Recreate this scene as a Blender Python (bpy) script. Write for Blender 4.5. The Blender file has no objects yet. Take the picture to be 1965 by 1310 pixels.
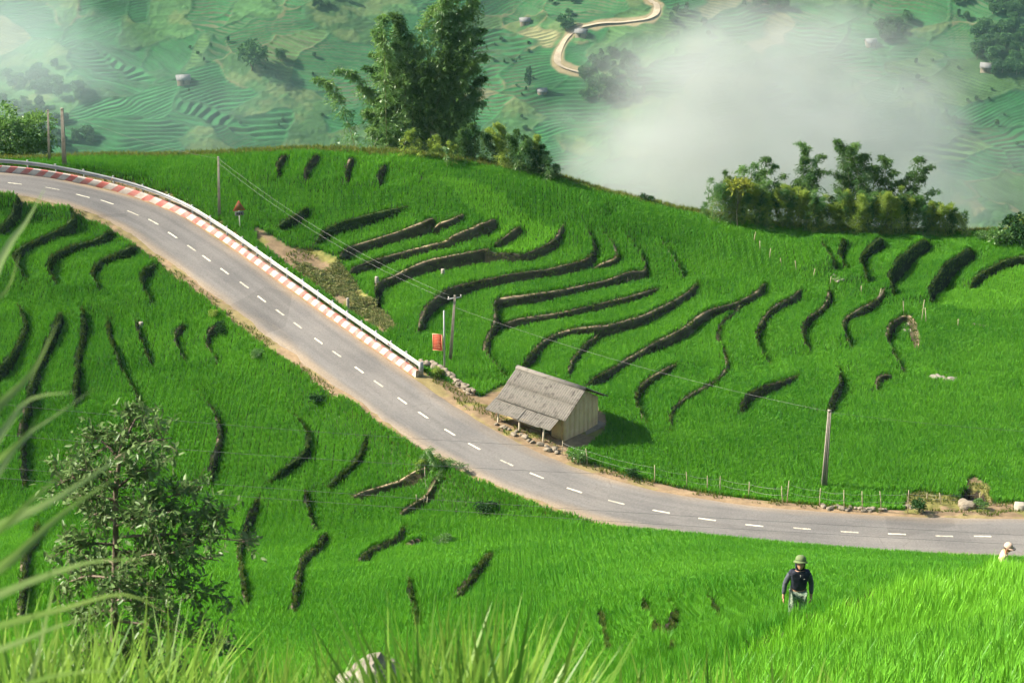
import bpy, math, random
import numpy as np
from mathutils import Vector

random.seed(7)
RNG = np.random.default_rng(7)
rad = math.radians
scn = bpy.context.scene
COL = scn.collection

# ------------------------------------------------------------------ camera
PITCH = rad(24.0)
LENS = 70.0
FPX = 1965.0 * LENS / 36.0
cam_d = bpy.data.cameras.new('camera')
cam_d.lens = LENS
cam_d.sensor_width = 36.0
cam_d.clip_start = 0.1
cam_d.clip_end = 6000.0
cam_d.dof.use_dof = True
cam_d.dof.focus_distance = 115.0
cam_d.dof.aperture_fstop = 9.0
cam = bpy.data.objects.new('camera', cam_d)
cam.location = (0, 0, 0)
cam.rotation_euler = (rad(90) - PITCH, 0, 0)
COL.objects.link(cam)
scn.camera = cam

# ------------------------------------------------------------------ sky and sun
SUN_EL = rad(40.0)
SUN_TO = Vector((-0.995, 0.10, 0)).normalized() * math.cos(SUN_EL) + Vector((0, 0, math.sin(SUN_EL)))
world = bpy.data.worlds.new('World')
scn.world = world
world.use_nodes = True
wn = world.node_tree.nodes
wl = world.node_tree.links
wn.clear()
sky = wn.new('ShaderNodeTexSky')
sky.sky_type = 'NISHITA'
sky.sun_disc = False
sky.sun_elevation = SUN_EL
sky.sun_rotation = math.atan2(SUN_TO.x, SUN_TO.y)
sky.air_density = 1.3
sky.dust_density = 2.0
bg = wn.new('ShaderNodeBackground')
bg.inputs['Strength'].default_value = 0.08
wo = wn.new('ShaderNodeOutputWorld')
wl.new(sky.outputs['Color'], bg.inputs['Color'])
wl.new(bg.outputs['Background'], wo.inputs['Surface'])
sun_d = bpy.data.lights.new('sun', 'SUN')
sun_d.energy = 5.0
sun_d.angle = rad(0.6)
sun_d.color = (1.0, 0.93, 0.80)
sun = bpy.data.objects.new('sun', sun_d)
sun.rotation_euler = SUN_TO.to_track_quat('Z', 'Y').to_euler()
COL.objects.link(sun)

vs = scn.view_settings
vs.view_transform = 'Standard'
vs.look = 'None'
vs.exposure = 1.36
vs.gamma = 1.0
vs.use_curve_mapping = False
scn.render.engine = 'CYCLES'
scn.cycles.use_denoising = True
scn.cycles.use_adaptive_sampling = True
scn.cycles.adaptive_threshold = 0.04
scn.cycles.max_bounces = 6
scn.cycles.diffuse_bounces = 2
scn.cycles.transmission_bounces = 3
scn.cycles.volume_bounces = 2
scn.cycles.transparent_max_bounces = 6
scn.cycles.volume_step_rate = 1.0
scn.cycles.volume_max_steps = 256

# ------------------------------------------------------------------ projection helpers
CP, SP = math.cos(PITCH), math.sin(PITCH)


def rays(u, v):
    """Direction (unit depth along the view axis) through a point of the 1965 x 1310 photograph."""
    u = np.asarray(u, float)
    v = np.asarray(v, float)
    c = (u - 982.5) / FPX
    s = (655.0 - v) / FPX
    return np.stack([c, CP + s * SP, -SP + s * CP], -1)


def at_z(u, v, z):
    d = rays(u, v)
    return d * (np.asarray(z, float) / d[..., 2])[..., None]


def at_d(u, v, depth):
    return rays(u, v) * np.asarray(depth, float)[..., None]


def project(P):
    P = np.asarray(P, float)
    f = P[..., 1] * CP - P[..., 2] * SP
    s = P[..., 1] * SP + P[..., 2] * CP
    return 982.5 + FPX * P[..., 0] / f, 655.0 - FPX * s / f, f


# ------------------------------------------------------------------ noise
def vnoise(x, y, seed=0):
    """Smooth value noise, about -1..1."""
    x = np.asarray(x, float)
    y = np.asarray(y, float)
    tab = np.random.default_rng(1000 + seed).random((256, 256)) * 2 - 1
    xi = np.floor(x).astype(int)
    yi = np.floor(y).astype(int)
    fx = x - xi
    fy = y - yi
    fx = fx * fx * (3 - 2 * fx)
    fy = fy * fy * (3 - 2 * fy)
    a = tab[xi & 255, yi & 255]
    b = tab[(xi + 1) & 255, yi & 255]
    c = tab[xi & 255, (yi + 1) & 255]
    d = tab[(xi + 1) & 255, (yi + 1) & 255]
    return (a * (1 - fx) + b * fx) * (1 - fy) + (c * (1 - fx) + d * fx) * fy


def fbm(x, y, seed=0, octv=4, gain=0.5):
    t = 0
    a = 1.0
    n = 0
    for o in range(octv):
        t = t + a * vnoise(x * 2 ** o + 17.3 * o, y * 2 ** o - 9.1 * o, seed + o)
        n += a
        a *= gain
    return t / n


def sstep(a, b, x):
    t = np.clip((x - a) / (b - a), 0, 1)
    return t * t * (3 - 2 * t)


# ------------------------------------------------------------------ mesh building
def to_mesh(name, verts, faces, mats=(), mat_idx=None, smooth=False):
    """verts (n,3); faces: list of (m,k) int arrays. mat_idx: list of ints or arrays per face array."""
    me = bpy.data.meshes.new(name)
    verts = np.asarray(verts, np.float32)
    faces = [np.asarray(f, np.int32) for f in faces if len(f)]
    nl = sum(f.size for f in faces)
    nf = sum(len(f) for f in faces)
    me.vertices.add(len(verts))
    me.vertices.foreach_set('co', verts.ravel())
    me.loops.add(nl)
    me.polygons.add(nf)
    me.loops.foreach_set('vertex_index', np.concatenate([f.ravel() for f in faces]))
    tot = np.concatenate([np.full(len(f), f.shape[1], np.int32) for f in faces])
    st = np.concatenate([[0], np.cumsum(tot)[:-1]]).astype(np.int32)
    me.polygons.foreach_set('loop_start', st)
    if mat_idx is not None:
        mi = np.concatenate([np.broadcast_to(np.asarray(m, np.int32), (len(f),)) for m, f in zip(mat_idx, faces)])
        me.polygons.foreach_set('material_index', mi.astype(np.int32))
    if smooth:
        me.polygons.foreach_set('use_smooth', np.ones(nf, bool))
    for m in mats:
        me.materials.append(m)
    me.update(calc_edges=True)
    return me


class MB:
    """Collects shapes and links them as one mesh object."""

    def __init__(self):
        self.v = []
        self.f = []
        self.m = []
        self.n = 0

    def add(self, verts, faces, m=0):
        verts = np.asarray(verts, float).reshape(-1, 3)
        if not isinstance(faces, list):
            faces = [faces]
        for f in faces:
            f = np.asarray(f, int)
            if len(f):
                self.f.append(f + self.n)
                self.m.append(m)
        self.v.append(verts)
        self.n += len(verts)
        return self

    def box(self, c, size, ax=None, m=0):
        ax = np.eye(3) if ax is None else np.asarray(ax, float)
        s = np.array([[-1, -1, -1], [1, -1, -1], [1, 1, -1], [-1, 1, -1], [-1, -1, 1], [1, -1, 1], [1, 1, 1], [-1, 1, 1]], float) * 0.5
        v = np.asarray(c, float) + (s * np.asarray(size, float)) @ ax
        f = [[0, 3, 2, 1], [4, 5, 6, 7], [0, 1, 5, 4], [1, 2, 6, 5], [2, 3, 7, 6], [3, 0, 4, 7]]
        return self.add(v, np.array(f), m)

    def tube(self, pts, r, sides=6, m=0, cap=True):
        pts = np.asarray(pts, float)
        k = len(pts)
        r = np.broadcast_to(np.asarray(r, float), (k,))
        t = np.gradient(pts, axis=0)
        t /= np.linalg.norm(t, axis=1)[:, None] + 1e-9
        ref = np.array([0, 0, 1.0]) if abs(t[:, 2]).mean() < 0.8 else np.array([1.0, 0, 0])
        a = np.cross(t, ref)
        a /= np.linalg.norm(a, axis=1)[:, None] + 1e-9
        b = np.cross(t, a)
        an = np.arange(sides) * 2 * math.pi / sides
        ring = pts[:, None, :] + r[:, None, None] * (np.cos(an)[None, :, None] * a[:, None, :] + np.sin(an)[None, :, None] * b[:, None, :])
        i = np.arange(k - 1)[:, None] * sides
        j = np.arange(sides)[None, :]
        j2 = (j + 1) % sides
        q = np.stack([i + j, i + j2, i + sides + j2, i + sides + j], -1).reshape(-1, 4)
        fs = [q]
        if cap:
            fs.append(np.array([list(range(sides - 1, -1, -1))]))
            fs.append(np.array([[(k - 1) * sides + x for x in range(sides)]]))
        return self.add(ring.reshape(-1, 3), fs, m)

    def build(self, name, mats, parent=None, smooth=False, data_only=False):
        mats = mats if isinstance(mats, (list, tuple)) else [mats]
        me = to_mesh(name, np.concatenate(self.v), self.f, mats, self.m, smooth)
        if data_only:
            return me
        return link(name, me, parent)


def link(name, data, parent=None):
    o = bpy.data.objects.new(name, data)
    COL.objects.link(o)
    if parent is not None:
        o.parent = parent
    return o


def tag(o, label=None, cat=None, group=None, kind=None):
    if label:
        o['label'] = label
    if cat:
        o['category'] = cat
    if group:
        o['group'] = group
    if kind:
        o['kind'] = kind
    return o


def empty(name, loc, rz=0.0):
    o = link(name, None)
    o.location = tuple(float(c) for c in loc)
    o.rotation_euler = (0, 0, rz)
    return o


def copy_tree(o, parent=None):
    c = o.copy()
    COL.objects.link(c)
    c.parent = parent
    for ch in o.children:
        copy_tree(ch, c)
    return c


def leaf_arrays(P, D, L, W, droop=0.0, rng=RNG):
    """Diamond leaves: base P, direction D (unit), length L, width W. Returns verts and quad faces."""
    n = len(P)
    L = np.broadcast_to(np.asarray(L, float), (n,))[:, None]
    W = np.broadcast_to(np.asarray(W, float), (n,))[:, None]
    r = rng.normal(size=(n, 3))
    s = np.cross(D, r)
    s /= np.linalg.norm(s, axis=1)[:, None] + 1e-9
    nn = np.cross(D, s)
    tip = P + D * L
    tip[:, 2] -= droop * L[:, 0]
    mid = P + D * L * 0.45
    a = mid + s * W * 0.5 + nn * W * 0.12
    b = mid - s * W * 0.5 + nn * W * 0.12
    v = np.stack([P, a, tip, b], 1).reshape(-1, 3)
    f = np.arange(4 * n).reshape(n, 4)
    return v, f


def unit(a):
    a = np.asarray(a, float)
    return a / (np.linalg.norm(a, axis=-1, keepdims=True) + 1e-9)


def set_col(me, name, rgb):
    at = me.attributes.new(name, 'FLOAT_COLOR', 'POINT')
    c = np.ones((len(rgb), 4), np.float32)
    c[:, :3] = rgb
    at.data.foreach_set('color', c.ravel())


def set_f(me, name, val):
    at = me.attributes.new(name, 'FLOAT', 'POINT')
    at.data.foreach_set('value', np.asarray(val, np.float32))


# ------------------------------------------------------------------ materials
def new_mat(name):
    m = bpy.data.materials.new(name)
    m.use_nodes = True
    nt = m.node_tree
    nt.nodes.clear()
    out = nt.nodes.new('ShaderNodeOutputMaterial')
    return m, nt, out


def noise_ramp(nt, scale, stops, coord='Object', detail=5.0, rough=0.6):
    tc = nt.nodes.new('ShaderNodeTexCoord')
    nz = nt.nodes.new('ShaderNodeTexNoise')
    nz.inputs['Scale'].default_value = scale
    nz.inputs['Detail'].default_value = detail
    nz.inputs['Roughness'].default_value = rough
    nt.links.new(tc.outputs[coord], nz.inputs['Vector'])
    rp = nt.nodes.new('ShaderNodeValToRGB')
    el = rp.color_ramp.elements
    while len(el) < len(stops):
        el.new(0.5)
    for e, (p, c) in zip(el, stops):
        e.position = p
        e.color = (*c, 1)
    nt.links.new(nz.outputs['Fac'], rp.inputs['Fac'])
    return nz, rp


def mat_noise(name, c1, c2, scale=4.0, rough=0.85, bump=0.0, bscale=30.0, metal=0.0, c3=None, spec=0.3):
    m, nt, out = new_mat(name)
    stops = [(0.35, c1), (0.65, c2)] if c3 is None else [(0.3, c1), (0.5, c2), (0.68, c3)]
    nz, rp = noise_ramp(nt, scale, stops)
    b = nt.nodes.new('ShaderNodeBsdfPrincipled')
    b.inputs['Roughness'].default_value = rough
    b.inputs['Metallic'].default_value = metal
    b.inputs['Specular IOR Level'].default_value = spec
    nt.links.new(rp.outputs['Color'], b.inputs['Base Color'])
    if bump:
        n2 = nt.nodes.new('ShaderNodeTexNoise')
        n2.inputs['Scale'].default_value = bscale
        n2.inputs['Detail'].default_value = 6
        tc = nt.nodes.new('ShaderNodeTexCoord')
        nt.links.new(tc.outputs['Object'], n2.inputs['Vector'])
        bp = nt.nodes.new('ShaderNodeBump')
        bp.inputs['Strength'].default_value = bump
        bp.inputs['Distance'].default_value = 0.05
        nt.links.new(n2.outputs['Fac'], bp.inputs['Height'])
        nt.links.new(bp.outputs['Normal'], b.inputs['Normal'])
    nt.links.new(b.outputs['BSDF'], out.inputs['Surface'])
    return m


def mat_leaf(name, c1, c2, transl=0.35, scale=1.5, attr=None, gloss=0.0, transl_col=None):
    """Leaf: diffuse and translucent light. c1..c2 chosen per instance/attribute or by noise in space."""
    m, nt, out = new_mat(name)
    rp = nt.nodes.new('ShaderNodeValToRGB')
    rp.color_ramp.elements[0].position = 0.0
    rp.color_ramp.elements[0].color = (*c1, 1)
    rp.color_ramp.elements[1].position = 1.0
    rp.color_ramp.elements[1].color = (*c2, 1)
    if attr:
        at = nt.nodes.new('ShaderNodeAttribute')
        at.attribute_type = 'INSTANCER'
        at.attribute_name = attr
        av = nt.nodes.new('ShaderNodeAttribute')
        av.attribute_name = 'vary'
        ad = nt.nodes.new('ShaderNodeMath')
        ad.operation = 'ADD'
        nt.links.new(at.outputs['Fac'], ad.inputs[0])
        nt.links.new(av.outputs['Fac'], ad.inputs[1])
        nt.links.new(ad.outputs[0], rp.inputs['Fac'])
    else:
        tc = nt.nodes.new('ShaderNodeTexCoord')
        nz = nt.nodes.new('ShaderNodeTexNoise')
        nz.inputs['Scale'].default_value = scale
        nz.inputs['Detail'].default_value = 4
        nt.links.new(tc.outputs['Object'], nz.inputs['Vector'])
        mr = nt.nodes.new('ShaderNodeMapRange')
        mr.inputs['From Min'].default_value = 0.3
        mr.inputs['From Max'].default_value = 0.7
        nt.links.new(nz.outputs['Fac'], mr.inputs['Value'])
        nt.links.new(mr.outputs['Result'], rp.inputs['Fac'])
    d = nt.nodes.new('ShaderNodeBsdfDiffuse')
    t = nt.nodes.new('ShaderNodeBsdfTranslucent')
    nt.links.new(rp.outputs['Color'], d.inputs['Color'])
    if transl_col:
        mc = nt.nodes.new('ShaderNodeMix')
        mc.data_type = 'RGBA'
        mc.blend_type = 'MULTIPLY'
        mc.inputs['Factor'].default_value = 1.0
        mc.inputs[7].default_value = (*transl_col, 1)
        nt.links.new(rp.outputs['Color'], mc.inputs[6])
        nt.links.new(mc.outputs[2], t.inputs['Color'])
    else:
        nt.links.new(rp.outputs['Color'], t.inputs['Color'])
    mx = nt.nodes.new('ShaderNodeMixShader')
    mx.inputs['Fac'].default_value = transl
    nt.links.new(d.outputs['BSDF'], mx.inputs[1])
    nt.links.new(t.outputs['BSDF'], mx.inputs[2])
    last = mx
    if gloss:
        g = nt.nodes.new('ShaderNodeBsdfGlossy')
        g.inputs['Roughness'].default_value = 0.38
        g.inputs['Color'].default_value = (1, 1, 1, 1)
        m2 = nt.nodes.new('ShaderNodeMixShader')
        m2.inputs['Fac'].default_value = gloss
        nt.links.new(mx.outputs['Shader'], m2.inputs[1])
        nt.links.new(g.outputs['BSDF'], m2.inputs[2])
        last = m2
    nt.links.new(last.outputs['Shader'], out.inputs['Surface'])
    return m


def mat_attr(name, attr, vary=0.35, scale=3.0, rough=0.95, bump=0.3, bscale=12.0, bdist=0.08):
    """Surface coloured by a colour attribute with fine mottling over it."""
    m, nt, out = new_mat(name)
    at = nt.nodes.new('ShaderNodeAttribute')
    at.attribute_name = attr
    tc = nt.nodes.new('ShaderNodeTexCoord')
    nz = nt.nodes.new('ShaderNodeTexNoise')
    nz.inputs['Scale'].default_value = scale
    nz.inputs['Detail'].default_value = 8
    nz.inputs['Roughness'].default_value = 0.7
    nt.links.new(tc.outputs['Object'], nz.inputs['Vector'])
    mr = nt.nodes.new('ShaderNodeMapRange')
    mr.inputs['From Min'].default_value = 0.25
    mr.inputs['From Max'].default_value = 0.75
    mr.inputs['To Min'].default_value = 1 - vary
    mr.inputs['To Max'].default_value = 1 + vary
    nt.links.new(nz.outputs['Fac'], mr.inputs['Value'])
    vm = nt.nodes.new('ShaderNodeVectorMath')
    vm.operation = 'SCALE'
    nt.links.new(at.outputs['Color'], vm.inputs[0])
    nt.links.new(mr.outputs['Result'], vm.inputs['Scale'])
    b = nt.nodes.new('ShaderNodeBsdfPrincipled')
    b.inputs['Roughness'].default_value = rough
    b.inputs['Specular IOR Level'].default_value = 0.15
    nt.links.new(vm.outputs['Vector'], b.inputs['Base Color'])
    if bump:
        n2 = nt.nodes.new('ShaderNodeTexNoise')
        n2.inputs['Scale'].default_value = bscale
        n2.inputs['Detail'].default_value = 6
        nt.links.new(tc.outputs['Object'], n2.inputs['Vector'])
        bp = nt.nodes.new('ShaderNodeBump')
        bp.inputs['Strength'].default_value = bump
        bp.inputs['Distance'].default_value = bdist
        nt.links.new(n2.outputs['Fac'], bp.inputs['Height'])
        nt.links.new(bp.outputs['Normal'], b.inputs['Normal'])
    nt.links.new(b.outputs['BSDF'], out.inputs['Surface'])
    return m


# ------------------------------------------------------------------ the road's line (photo point, height)
ROAD = [(2300, 1036, -63.2), (1965, 1033, -62.7), (1755, 1028, -62.35), (1570, 1018, -62.1), (1350, 995, -61.9), (1180, 962, -61.7), (1030, 912, -61.45),
        (910, 856, -61.1), (812, 796, -60.8), (728, 737, -60.45), (648, 680, -60.1), (571, 624, -59.75), (500, 571, -59.2),
        (430, 520, -58.4), (365, 473, -57.7), (298, 429, -56.85), (256, 409, -56.35), (210, 391, -55.8), (155, 375, -55.15),
        (95, 362, -54.5), (30, 352, -53.9), (-60, 346, -53.2), (-200, 350, -52.4)]


def catmull(P, step=0.5):
    P = np.asarray(P, float)
    P = np.concatenate([[2 * P[0] - P[1]], P, [2 * P[-1] - P[-2]]])
    out = []
    for i in range(1, len(P) - 2):
        a, b, c, d = P[i - 1], P[i], P[i + 1], P[i + 2]
        n = max(2, int(np.linalg.norm(c[:2] - b[:2]) / step))
        t = np.linspace(0, 1, n, endpoint=False)[:, None]
        out.append(0.5 * ((2 * b) + (c - a) * t + (2 * a - 5 * b + 4 * c - d) * t ** 2 + (3 * b - a - 3 * c + d) * t ** 3))
    out.append(P[-2][None])
    return np.concatenate(out)


def resample(P, step):
    d = np.concatenate([[0], np.cumsum(np.linalg.norm(np.diff(P, axis=0), axis=1))])
    s = np.arange(0, d[-1], step)
    return np.stack([np.interp(s, d, P[:, k]) for k in range(P.shape[1])], 1)


_rp = np.array([at_z(u, v, z) for u, v, z in ROAD])
_rc = resample(catmull(_rp, 0.4), 0.5)
for _ in range(10):
    _rc[1:-1] = 0.25 * _rc[:-2] + 0.5 * _rc[1:-1] + 0.25 * _rc[2:]
RC = _rc                                             # road centre, right end first
RT = unit(np.gradient(RC, axis=0))
RN = unit(np.stack([RT[:, 1], -RT[:, 0], 0 * RT[:, 0]], 1))   # to the right of travel = the guardrail side (uphill/away)
RHALF = 2.75

# ------------------------------------------------------------------ terrain control points (photo point, height) and (photo point, depth)
CZ = [(860, 700, -61.4), (960, 650, -61.8), (1000, 700, -62.2), (1150, 690, -62.4), (1300, 780, -62.7), (1240, 870, -62.4), (1580, 930, -63.0),
      (1950, 930, -63.5), (1900, 700, -63.9), (1700, 620, -63.4), (1500, 640, -62.9), (1300, 600, -61.9), (1150, 520, -60.4), (1000, 560, -60.9),
      (850, 570, -60.9), (690, 570, -60.8), (760, 520, -60.2), (700, 480, -59.3), (900, 470, -58.9), (1050, 450, -58.9), (750, 430, -57.9),
      (560, 455, -58.1), (620, 400, -57.0), (900, 400, -57.1), (500, 340, -55.4), (420, 400, -56.7), (700, 330, -55.3), (300, 330, -55.0),
      (200, 312, -54.4), (420, 303, -54.4), (600, 292, -54.1), (800, 305, -54.5), (950, 328, -55.4), (1070, 348, -56.4), (1160, 382, -57.7),
      (1250, 398, -58.7), (1400, 428, -60.3), (1550, 452, -61.4), (1700, 462, -61.9), (1900, 458, -62.1), (1800, 550, -63.3), (1950, 560, -63.5),
      (1650, 560, -63.0), (1450, 520, -61.8), (1300, 480, -60.5), (2150, 470, -62.3), (2150, 700, -64.0),
      # the field below the road
      (0, 378, -54.6), (130, 430, -56.2), (250, 485, -57.6), (350, 580, -59.1), (430, 655, -60.2), (550, 735, -61.0), (700, 840, -61.7),
      (830, 890, -62.0), (100, 500, -56.9), (0, 600, -57.6), (200, 650, -59.3), (100, 750, -59.7), (300, 800, -60.9), (500, 850, -61.8),
      (0, 900, -60.6), (200, 950, -62.0), (400, 1000, -63.2), (600, 950, -63.0), (700, 1000, -63.4), (900, 985, -63.2), (-200, 420, -54.0),
      (-250, 650, -56.0), (-250, 950, -60.0)]
CD = [(600, 1100, 113), (600, 1200, 99), (900, 1100, 109), (900, 1200, 93), (1200, 1100, 103), (1200, 1200, 84), (1400, 1105, 86), (1400, 1200, 58), (1525, 1186, 40),
      (1700, 1122, 58), (1500, 1070, 112), (1350, 1062, 112), (1200, 1040, 117), (1917, 1190, 44), (1917, 1098, 84), (1740, 1092, 92), (300, 1200, 98), (0, 1200, 94), (300, 1100, 108),
      (0, 1060, 106), (1900, 1310, 22), (1700, 1255, 28), (1450, 1300, 24), (1100, 1310, 64), (1300, 1300, 44), (700, 1310, 78), (300, 1310, 80), (0, 1310, 76),
      (2150, 1250, 30), (2150, 1120, 62)]
XYZ = [(0, 0, -1.75), (-6, 0, -1.4), (6, 0, -1.8), (0, 5, -4.3), (-5, 5, -4.0), (5, 5, -4.4), (0, 10, -7.5), (5, 10, -7.4), (-6, 10, -7.6), (0, 15, -10.9), (-6, 16, -11.6),
       (-6, 22, -16.4), (-12, 22, -16.2), (-12, 12, -8.8), (12, 12, -7.6), (-16, 34, -25.5), (-5, 34, -25.0), (2, 28, -20.4), (-10, 46, -34.0), (1, 42, -30.6)]
# behind the crest the land falls away to the valley
CREST = [(-200, 318, -53.2), (-60, 312, -53.6), (60, 308, -53.9), (200, 300, -54.4), (420, 297, -54.4), (600, 287, -54.1), (800, 299, -54.5), (950, 322, -55.4), (1070, 342, -56.4),
         (1160, 376, -57.7), (1250, 392, -58.7), (1400, 422, -60.3), (1550, 440, -61.4), (1700, 446, -61.9), (1900, 446, -62.1), (2150, 452, -62.3)]
crest_w = np.array([at_z(u, v, z) for u, v, z in CREST])
ctl = [at_z(u, v, z) for u, v, z in CZ] + [at_d(u, v, d) for u, v, d in CD] + [np.array(p, float) for p in XYZ]
for c in crest_w:
    w = c[:2] / np.linalg.norm(c[:2])
    ctl.append(np.array([*(c[:2] + w * 4.5), c[2] - 1.6]))
    ctl.append(np.array([*(c[:2] + w * 12), c[2] - 7.5]))
    ctl.append(np.array([*(c[:2] + w * 26), c[2] - 20.0]))
for i in range(0, len(RC), 9):
    ctl.append(RC[i] - np.array([0, 0, 0.05]))
ctl = np.array(ctl)


class TPS:
    def __init__(self, P, lam=0.02):
        self.s = 40.0
        self.xy = P[:, :2] / self.s
        n = len(P)
        K = self.k(self.xy, self.xy) + lam * np.eye(n)
        A = np.zeros((n + 3, n + 3))
        A[:n, :n] = K
        A[:n, n] = 1
        A[:n, n + 1:] = self.xy
        A[n:, :n] = A[:n, n:].T
        self.w = np.linalg.solve(A, np.concatenate([P[:, 2], [0, 0, 0]]))

    @staticmethod
    def k(a, b):
        r2 = ((a[:, None] - b[None]) ** 2).sum(-1) + 1e-12
        return 0.5 * r2 * np.log(r2)

    def __call__(self, X, Y):
        q = np.stack([X.ravel(), Y.ravel()], 1) / self.s
        out = np.empty(len(q))
        n = len(self.xy)
        for i in range(0, len(q), 20000):
            c = q[i:i + 20000]
            out[i:i + 20000] = self.k(c, self.xy) @ self.w[:n] + self.w[n] + c @ self.w[n + 1:]
        return out.reshape(X.shape)


CELL = 0.25
GX0, GX1, GY0, GY1 = -60.0, 60.0, -3.0, 186.0
gx = np.arange(GX0, GX1 + 1e-6, CELL)
gy = np.arange(GY0, GY1 + 1e-6, CELL)
tps = TPS(ctl)
_cx, _cy = np.arange(GX0, GX1 + 1.01, 1.0), np.arange(GY0, GY1 + 1.01, 1.0)
_C = tps(*np.meshgrid(_cx, _cy, indexing='ij'))


def upsample(C):
    """cubic resampling of the 1 m grid to the fine grid"""
    def axis(C, x, x0):
        t = (x - x0)
        i = np.clip(np.floor(t).astype(int), 0, C.shape[0] - 2)
        f = (t - i)[:, None]
        g = lambda k: C[np.clip(i + k, 0, C.shape[0] - 1)]
        a, b, c, d = g(-1), g(0), g(1), g(2)
        return 0.5 * ((2 * b) + (c - a) * f + (2 * a - 5 * b + 4 * c - d) * f ** 2 + (3 * b - a - 3 * c + d) * f ** 3)
    C = axis(C, gx, GX0)
    return axis(C.T, gy, GY0).T


H = upsample(_C)
GXX, GYY = np.meshgrid(gx, gy, indexing='ij')


def polyline_dist(P, X, Y, chunk=200000):
    """Signed distance (left of travel positive), nearest arc length and segment end flag, to polyline P (k,2)."""
    a = P[:-1]
    d = P[1:] - a
    ln = np.linalg.norm(d, axis=1)
    s0 = np.concatenate([[0], np.cumsum(ln)])[:-1]
    x = X.ravel()
    y = Y.ravel()
    best = np.full(len(x), 1e9)
    sg = np.zeros(len(x))
    sa = np.zeros(len(x))
    for i in range(len(a)):
        px_ = x - a[i, 0]
        py_ = y - a[i, 1]
        t = np.clip((px_ * d[i, 0] + py_ * d[i, 1]) / (ln[i] ** 2 + 1e-12), 0, 1)
        qx = px_ - t * d[i, 0]
        qy = py_ - t * d[i, 1]
        dd = qx * qx + qy * qy
        m = dd < best
        best[m] = dd[m]
        sg[m] = np.sign(d[i, 0] * py_[m] - d[i, 1] * px_[m])
        sa[m] = s0[i] + t[m] * ln[i]
    r = np.sqrt(best)
    return (r * np.where(sg == 0, 1, sg)).reshape(X.shape), sa.reshape(X.shape)


def point_at(P, s):
    d = np.concatenate([[0], np.cumsum(np.linalg.norm(np.diff(P, axis=0), axis=1))])
    return np.stack([np.interp(s, d, P[:, k]) for k in range(P.shape[1])], -1)


# ------------------------------------------------------------------ road bed pressed into the land
_sel = slice(None, None, 2)
ROAD_D = np.full(H.shape, 99.0)
ROAD_S = np.zeros(H.shape)
_yb0, _yb1 = np.searchsorted(gy, [95, 182])
_d, _s = polyline_dist(RC[::3, :2], GXX[:, _yb0:_yb1], GYY[:, _yb0:_yb1])
ROAD_D[:, _yb0:_yb1] = -_d                                # positive on the guardrail side
ROAD_S[:, _yb0:_yb1] = _s
_arc = np.concatenate([[0], np.cumsum(np.linalg.norm(np.diff(RC[:, :2], axis=0), axis=1))])
_rz = np.interp(ROAD_S, _arc, RC[:, 2])
_w = 1 - sstep(3.3, 5.2, np.abs(ROAD_D + 0.25))
H = H * (1 - _w) + (_rz - 0.06) * _w


H += 0.50 * np.exp(-((GXX - 6.0) / 4.0) ** 2 - ((GYY - 36.2) / 4.0) ** 2)      # small swell in the near field


def sample(A, x, y):
    fx = np.clip((np.asarray(x) - GX0) / CELL, 0, len(gx) - 1.001)
    fy = np.clip((np.asarray(y) - GY0) / CELL, 0, len(gy) - 1.001)
    i = fx.astype(int)
    j = fy.astype(int)
    a = fx - i
    b = fy - j
    return (A[i, j] * (1 - a) + A[i + 1, j] * a) * (1 - b) + (A[i, j + 1] * (1 - a) + A[i + 1, j + 1] * a) * b


def on(u, v, A=None, tmin=9.0, tmax=182.0):
    """World point where the line of sight through photo point (u, v) meets the land."""
    A = H if A is None else A
    u = np.atleast_1d(np.asarray(u, float))
    v = np.atleast_1d(np.asarray(v, float))
    d = rays(u, v)
    t = np.linspace(tmin, tmax, 900)
    X = d[:, None, 0] * t
    Y = d[:, None, 1] * t
    Z = d[:, None, 2] * t
    below = Z < sample(A, X, Y)
    k = np.argmax(below, 1)
    k = np.where(below.any(1), k, len(t) - 1)
    lo = t[np.maximum(k - 1, 0)]
    hi = t[k]
    for _ in range(18):
        mid = (lo + hi) / 2
        q = d * mid[:, None]
        b = q[:, 2] < sample(A, q[:, 0], q[:, 1])
        hi = np.where(b, mid, hi)
        lo = np.where(b, lo, mid)
    q = d * hi[:, None]
    q[:, 2] = sample(A, q[:, 0], q[:, 1])
    return q


def ground(x, y):
    return float(sample(H, x, y))


# ------------------------------------------------------------------ terrace risers: photo lines, the higher field to the left of travel
# (points, half height, kind)  kind: e earth, g grassy
T = []


def tl(pts, a=0.40, kind='e', fade=3.0):
    T.append((pts, a, kind, fade))


tl([(802, 638), (815, 605), (840, 580), (875, 560), (955, 540), (1038, 526), (1110, 513), (1133, 506), (1139, 487), (1133, 462), (1122, 444)], 0.48)
tl([(724, 590), (718, 566), (730, 548), (772, 528), (822, 509), (888, 496), (946, 488)], 0.58, fade=0.7)
tl([(948, 488), (951, 472), (982, 458), (1002, 444), (1003, 434)], 0.3, fade=0.6)
tl([(952, 494), (1005, 498), (1052, 480), (1073, 459), (1074, 442)], 0.36)
tl([(676, 532), (680, 520), (738, 501), (822, 481), (888, 461), (938, 445), (952, 428)], 0.42, fade=0.8)
tl([(656, 505), (660, 490), (690, 480), (740, 465), (790, 452), (826, 441), (827, 424)], 0.45, fade=0.8)
tl([(832, 444), (862, 441), (884, 430), (888, 422)], 0.25)
tl([(612, 470), (616, 456), (645, 445), (690, 433), (730, 421), (768, 410)], 0.36, 'g')
tl([(535, 440), (562, 430), (583, 416), (597, 404)], 0.30, 'g')
tl([(536, 348), (529, 332), (538, 316), (550, 303)], 0.30)
tl([(588, 352), (584, 338), (596, 318), (612, 303)], 0.36)
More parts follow.
